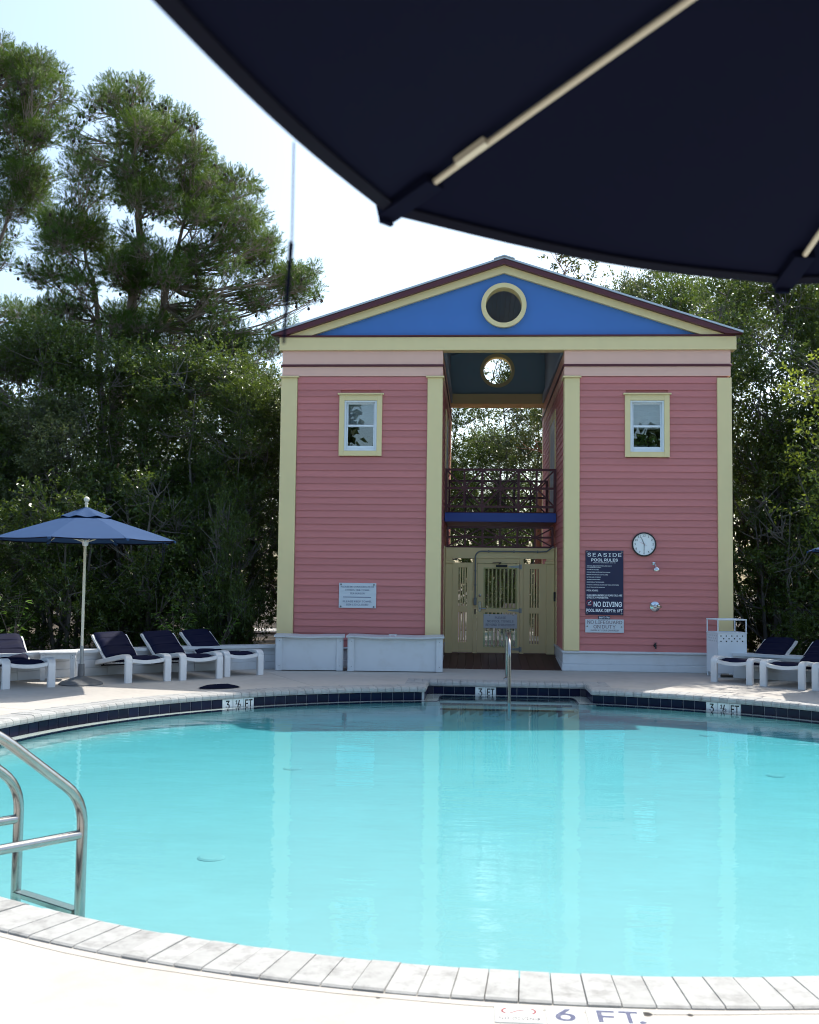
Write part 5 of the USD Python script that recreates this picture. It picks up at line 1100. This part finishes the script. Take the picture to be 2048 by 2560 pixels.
PINE_FILL2 = [(-12.69, 7.62, 12.39, 0.41), (-13.41, 7.78, 11.53, 0.5), (-12.63, 7.71, 13.77, 0.42), (-12.03, 6.92, 14.9, 0.5), (-11.94, 6.39, 14.15, 0.42), (-12.97, 7.47, 13.59, 0.38), (-13.61, 7.83, 13.13, 0.48), (-13.03, 8.49, 13.54, 0.48), (-12.38, 7.54, 11.95, 0.45), (-12.48, 7.43, 13.47, 0.4), (-12.22, 8.6, 15.47, 0.36), (-12.72, 8.11, 12.0, 0.5), (-11.79, 6.61, 12.84, 0.34), (-13.03, 7.78, 12.87, 0.45), (-13.3, 8.06, 10.7, 0.43), (-11.66, 6.69, 12.92, 0.44), (-12.11, 6.96, 11.81, 0.43), (-13.07, 6.68, 14.87, 0.33), (-12.46, 7.34, 12.45, 0.45), (-13.1, 7.69, 15.28, 0.42), (-12.1, 7.05, 13.05, 0.38), (-13.75, 7.68, 14.84, 0.42), (-13.05, 6.53, 10.56, 0.31), (-12.92, 7.99, 14.14, 0.43), (-12.39, 7.96, 11.41, 0.41), (-12.43, 6.67, 14.71, 0.32), (-12.91, 7.93, 14.45, 0.43), (-12.89, 7.66, 11.23, 0.42)]
PINE_FILL3 = [(-7.85, 3.93, 6.72, 0.31), (-11.32, 5.93, 7.91, 0.28), (-7.09, 5.48, 7.21, 0.32), (-10.61, 6.22, 7.81, 0.27), (-10.83, 5.56, 6.68, 0.24), (-8.49, 3.56, 7.23, 0.33), (-10.06, 3.77, 6.08, 0.29), (-5.2, 4.77, 6.2, 0.24), (-9.78, 3.99, 7.57, 0.31), (-7.21, 5.95, 8.73, 0.26), (-8.62, 4.93, 7.54, 0.32), (-9.25, 6.4, 8.93, 0.36), (-5.24, 4.59, 6.85, 0.27), (-6.74, 4.21, 6.74, 0.23), (-8.85, 5.0, 7.32, 0.35), (-10.8, 5.06, 6.56, 0.29), (-9.99, 5.82, 7.74, 0.3), (-10.6, 5.59, 7.37, 0.26), (-10.95, 5.41, 8.03, 0.29), (-10.39, 4.35, 7.3, 0.25), (-8.6, 6.37, 6.47, 0.32), (-9.58, 4.07, 6.12, 0.27), (-6.43, 4.3, 6.19, 0.22), (-6.14, 3.53, 7.36, 0.25), (-11.36, 6.5, 7.4, 0.4), (-8.35, 5.86, 8.79, 0.29), (-6.17, 5.08, 7.02, 0.26), (-8.61, 6.34, 7.34, 0.28), (-6.07, 6.12, 8.49, 0.28), (-9.53, 5.59, 6.36, 0.31), (-6.7, 4.26, 7.86, 0.26), (-7.31, 6.16, 7.12, 0.26), (-9.02, 6.44, 8.38, 0.31), (-8.12, 6.39, 7.35, 0.39)]
pine('tall pine with two dark stems towering left of the house', PINE_MAIN+PINE_FILL+PINE_FILL3, [([(-8.74, 5.0, -.2), (-8.91, 5.0, 2.9), (-9.01, 5.0, 5.35), (-9.0, 5.0, 5.8), (-8.86, 5.0, 6.68), (-8.66, 5.0, 8.04), (-8.48, 5.0, 9.18), (-8.55, 5.0, 10.34), (-8.71, 5.0, 11.52), (-8.8, 5.0, 12.9)], .24),
    ([(-8.34, 5.2, -.2), (-8.36, 5.2, 2.91), (-8.37, 5.2, 5.52), (-8.31, 5.2, 6.24), (-8.24, 5.2, 6.72), (-8.08, 5.2, 7.32), (-7.92, 5.2, 8.25), (-7.69, 5.2, 9.43), (-7.43, 5.2, 10.4)], .19),
    ([(-8.98, 4.8, -.2), (-9.11, 4.8, 3.82), (-9.28, 4.8, 5.61), (-9.3, 4.8, 6.16), (-9.35, 4.8, 6.56), (-9.33, 4.8, 7.35), (-9.46, 4.8, 8.07), (-9.73, 4.8, 9.13), (-10.0, 4.8, 9.9)], .17)], 1)
pine('pine reaching in from the left frame edge', PINE_LEFT+PINE_FILL2, [([(-14.6, 7.5, -.2), (-14.7, 7.5, 5), (-14.2, 7.5, 9), (-13.9, 7.5, 12.5), (-13.2, 7.5, 15.6)], .24), ([(-14.6, 7.4, 3), (-13.6, 7.3, 8), (-12.9, 7.2, 10.6), (-12.4, 7.2, 12.6)], .13)], 2)
# understory: three kinds, each built once and then repeated
rg = np.random.default_rng(21)
def oak_kind(name, label, cat, seed, n, rx, z0, z1, r0, r1, stems, lm, loc, rot, **kw):
    r = np.random.default_rng(seed); cl = rand_clumps(r, n, rx, rx, z0, z1, r0, r1); tr = []
    for k in range(stems):
        a = k/stems*2*math.pi+r.random(); b = (.18*math.cos(a), .18*math.sin(a)); e = rx*.45
        tr.append(([(b[0], b[1], -.1), (b[0]+.25*e*math.cos(a+.6)+r.normal(0, .1), b[1]+.25*e*math.sin(a+.6)+r.normal(0, .1), z1*.3), (e*.7*math.cos(a), e*.7*math.sin(a), z1*.6), (e*math.cos(a+.3), e*math.sin(a+.3), z1*.9)], .085-.008*stems))
    return broad(name, label, cat, cl, tr, seed+50, lm=lm, loc=loc, rot=rot, **kw)
A = oak_kind('oak_tree', 'scrub oak at the left frame edge above the umbrella', 'tree', 31, 46, 1.75, 1.2, 6.6, .45, .85, 3, 'oak_leaves', (-9.9, 2.7, 0), 0, dens=330, group='scrub oaks behind the pool')
Bk = oak_kind('oak_tree', 'grey leaved oak rising over the umbrella tip', 'tree', 32, 42, 1.5, 2.0, 7.2, .40, .75, 2, 'grey_leaves', (-10.6, 4.6, 0), 0, dens=330, group='scrub oaks behind the pool')
Cs = oak_kind('shrub', 'dark shrub behind the side table', 'shrub', 33, 36, 1.25, .35, 3.3, .35, .6, 4, 'oak_leaves', (-8.1, .3, 0), 0, dens=420, lim=.03, group='dark shrubs along the low wall')
OAKS = [(A, -7.9, 3.1, 80, (1, 1, .93), 'scrub oak behind the umbrella finial'), (A, -6.1, 2.3, 200, (1, 1, .90), 'scrub oak behind the middle left lounger'), (Bk, -7.2, 6.6, 140, (1.05, 1.05, .92), 'grey oak right below the tall pine stems'),
        (Bk, -5.5, 4.0, 60, (.95, .95, .86), 'grey oak beside the left wall of the house'), (A, -5.3, 8.4, 20, (1.1, 1.1, .95), 'oak showing between pine and roof edge'), (A, -12.0, 4.4, 130, (1.05, 1.05, 1.0), 'oak at the far left behind others'), (A, -9.4, 8.6, 260, (1.1, 1.1, 1.0), 'oak behind the tall pine'),
        (Bk, -9.0, 1.7, 300, (.8, .8, .72), 'low grey oak over the side table'), (A, -5.15, 1.9, 330, (.62, .62, .80), 'slim oak close to the left house corner'),
        (A, 5.55, 3.6, 10, (1.1, 1.1, 1.22), 'oak close behind the right house corner'), (A, 7.6, 4.6, 100, (1.2, 1.2, 1.27), 'tall oak filling the right frame edge'), (Bk, 5.4, 6.9, 190, (1.15, 1.15, 1.20), 'grey oak over the right eave'), (Bk, 3.7, 9.2, 250, (1.1, 1.1, 1.36), 'grey oak peeking over the right roof slope'), (A, 4.75, 8.4, 75, (1.05, 1.05, 1.36), 'oak between the right eave and the grey oak'), (A, 6.9, 2.3, 290, (.95, .95, .80), 'lower oak behind the right loungers'), (A, 9.0, 7.2, 220, (1.2, 1.2, 1.2), 'oak behind the right frame edge'),
        (A, -1.7, 13.6, 40, (1.0, 1.0, 1.30), 'oak seen left through the balcony opening'), (Bk, .9, 14.2, 110, (1.1, 1.1, 1.28), 'grey oak seen right through the balcony opening'), (A, 2.6, 12.4, 150, (1.0, 1.0, 1.1), 'oak behind the passage on the right'), (Bk, -3.2, 15.0, 10, (1.2, 1.2, 1.0), 'oak far behind the house on the left'), (A, .1, 17.0, 280, (1.2, 1.2, .95), 'farthest oak straight behind the gate')]
for src, x, y, rz, sc, lab in OAKS: copy_of(src, 'oak_tree', lab, 'tree', (x, y, 0), rz, sc, 'scrub oaks behind the pool')
SHR = [(-9.6, -.6, 40, (1, 1, .9), 'dark shrub beyond the lounger at left edge'), (-6.7, .9, 160, (1, 1, 1.02), 'dark shrub behind the umbrella pole'), (-5.4, 1.0, 250, (.9, .9, 1.0), 'dark shrub behind the third left lounger'), (-5.1, .45, 20, (.5, .5, .9), 'narrow dark shrub left of the towel bin'), (-7.4, 2.0, 300, (1.2, 1.2, 1.25), 'taller dark shrub behind the first lounger'), (-11.2, 1.2, 100, (1.2, 1.2, 1.2), 'dark shrub outside the left frame edge'),
       (5.2, .9, 60, (.9, .9, 1.0), 'dark shrub behind the waste bin'), (6.6, .2, 180, (1.05, 1.05, 1.0), 'dark shrub behind the right loungers'), (5.6, 2.2, 320, (1.0, 1.0, 1.35), 'taller dark shrub right of the house'), (8.2, .9, 90, (1.2, 1.2, 1.1), 'dark shrub beyond the right frame edge'),
       (-2.7, 11.0, 30, (.9, .9, .85), 'shrub beyond the gate on the left'), (1.9, 10.4, 140, (.9, .9, 1.0), 'shrub beyond the gate on the right'), (.5, 12.6, 250, (1.0, 1.0, .9), 'shrub straight behind the gate door')]
for x, y, rz, sc, lab in SHR: copy_of(Cs, 'shrub', lab, 'shrub', (x, y, 0), rz, sc, 'dark shrubs along the low wall')
# magnolia over the roof and the bright young tree at the right edge
r = np.random.default_rng(61); cl = [(.1, 0, 10.5, .45), (-.3, 0, 10.9, .35), (.5, 0, 10.2, .5), (-.35, .1, 9.7, .4), (.45, -.1, 9.55, .42), (.0, .1, 10.35, .3), (.75, .1, 9.2, .4), (-.7, .1, 9.25, .45), (.2, 0, 9.0, .6), (-.2, 0, 8.3, .7), (.8, 0, 8.2, .7), (-.9, .2, 8.0, .7), (.1, .2, 7.3, .8), (1.1, -.2, 7.0, .8), (-1.1, .1, 6.8, .8), (.3, 0, 6.2, .8), (-.8, .3, 5.6, .8), (.9, .1, 5.4, .7), (0, .3, 4.8, .7)]
broad('magnolia_tree', 'large leaved magnolia rising behind the roof ridge', 'tree', cl, [([(-.6, .6, -.1), (-.7, .6, 3), (-.3, .3, 6), (.0, 0, 10.2)], .17)], 62, leaf=(.14, .058), lm='magnolia_leaves', bark='rust_bark', dens=60, per=9, tw=.28, loc=(1.95, 10.2, 0), gap=.3, up=.8)
cl = rand_clumps(np.random.default_rng(71), 30, 1.15, 1.0, 1.9, 5.6, .35, .6, .35)
broad('young_tree', 'young tree with bright yellow green leaves at right frame edge', 'tree', cl, [([(0, 0, -.1), (-.12, .05, 1.6), (.1, 0, 3.4), (0, .1, 5.3)], .07), ([(.2, .1, -.1), (.35, .1, 1.5), (.5, 0, 3.0), (.6, .1, 4.4)], .05)], 72, leaf=(.085, .05), lm='bright_leaves', dens=85, per=9, tw=.3, loc=(6.15, .3, 0), gap=.40)
# far woodland: one mass closing the gaps low down
rng = np.random.default_rng(81); n = 50000; a = rng.random(n)
X = -22+44*rng.random(n); Y = 17+6*rng.random(n)+.02*X**2*0; Zz = 5.6*rng.random(n)**.9*(.75+.5*meshkit.noise(np.stack([X*.35, Y*0, X*0], -1), 4))
side = rng.random(n) < .42; sx = np.where(rng.random(n) < .5, -1, 1); Y = np.where(side, -2+19*rng.random(n), Y); X = np.where(side, sx*(13.5+5*rng.random(n)), X)
bk = np.arange(n) > 26000; X[bk] = -24+48*rng.random(bk.sum()); Y[bk] = -25.5-4*rng.random(bk.sum()); Zz[bk] = np.where(X[bk] < -5.8, 13, 7.6)*rng.random(bk.sum())*(.75+.5*meshkit.noise(np.stack([X[bk]*.3, X[bk]*0, X[bk]*0], -1), 7))
v, f = leaf_mesh(np.stack([X, Y, Zz], 1), unit(rng.normal(0, 1, (n, 3))), np.where(bk, .5, .30), np.where(bk, .34, .20), rng); obj('woodland', (v, f), L['dark_leaves'], kind='stuff', label='dark woodland closing the gaps behind the trees', cat='woodland')
# leafy plants by the wall, each big leaf its own piece
def leafy(label, loc, n, h, sp, seed):
    rng = np.random.default_rng(seed); t = thing('leafy_plant', label, 'plant', loc); mb = MB(); nst = 6
    st = []
    for k in range(nst):
        a = rng.random()*6.28; q = sp*(.4+.6*rng.random()); p = np.array([(0, 0, 0), (q*.3*math.cos(a), q*.3*math.sin(a), h*.5), (q*math.cos(a), q*math.sin(a), h*(.7+.3*rng.random()))]); st.append(p); mb.tube(p, [.008, .006, .003], 5, False)
    obj('stem', mb, L['twig_dark'], t)
    for k in range(n):
        p = st[k % nst]; u = .35+.65*rng.random(); b = p[0]*(1-u)**2+p[1]*2*u*(1-u)+p[2]*u**2; a = rng.random()*6.28; d = unit(np.array([math.cos(a), math.sin(a), .25-.5*rng.random()])); s = unit(np.cross(d, [0, 0, 1])); up = np.cross(s, d); Ln = .085+.06*rng.random(); W = Ln*.52
        b = b+d*.03
        V = [b, b+d*Ln*.3+s*W*.45+up*.008, b+d*Ln*.65+s*W*.38, b+d*Ln-up*.02, b+d*Ln*.65-s*W*.38, b+d*Ln*.3-s*W*.45+up*.008, b+d*Ln*.4-up*.006]
        obj('leaf', (np.array(V), np.array([[6, 0, 1], [6, 1, 2], [6, 2, 3], [6, 3, 4], [6, 4, 5], [6, 5, 0]])), L['broad_leaves'], t)
leafy('bright leafy plant behind the wall at the left edge', (-8.25, -1.7, 0), 90, 1.35, .65, 91)
leafy('bright leafy plant behind the second left lounger', (-5.75, -.75, 0), 90, 1.15, .55, 92)
leafy('leafy sprig behind the third left lounger', (-5.05, -.35, 0), 40, .95, .35, 93)

# ------------------------------------------------------------------ beyond the gate
Fn = thing('picket_fence', 'white picket fence beyond the gate on the left', 'fence', (-4.2, 9.7, 0), 0)
for k in range(28):
    m = MB(); x = k*.125; m.poly(Polygon([(x, .05), (x+.07, .05), (x+.07, .92), (x+.035, .98), (x, .92)]), .02, XZ(0)); obj('picket', m, L['white_paint'], Fn)
for z in (.25, .72): m = MB(); m.box(-.05, .001, z, 3.55, .04, z+.07); obj('rail', m, L['white_paint'], Fn)
for x in (-.06, 1.7, 3.5): m = MB(); m.rbox(x, -.02, 0, x+.1, .10, 1.12, .006); obj('post', m, L['white_paint'], Fn)
Gc = thing('garden_chair', 'white slatted garden chair standing beyond the gate door', 'chair', (.35, 8.6, 0), 200)
for k in range(5): m = MB(); m.bar((-.24+k*.12, .22, .36), (-.26+k*.13, .50, 1.0), .10, .018, (0, 1, 0)); obj('back_slat', m, L['white_paint'], Gc)
for k in range(5): m = MB(); y = -.26+k*.1; m.rbox(-.27, y, .40-.012*k, .27, y+.088, .42-.012*k, .003); obj('seat_slat', m, L['white_paint'], Gc)
for s in (-1, 1):
    m = MB(); m.rbox(s*.30-.02, -.24, 0, s*.30+.02, -.16, .60, .004); obj('leg', m, L['white_paint'], Gc); m = MB(); m.bar((s*.30, -.2, .36), (s*.30, .5, .05), .03, .09); obj('leg', m, L['white_paint'], Gc)
    m = MB(); m.rbox(s*.31-.06, -.30, .60, s*.31+.06, .36, .622, .004); obj('arm', m, L['white_paint'], Gc)
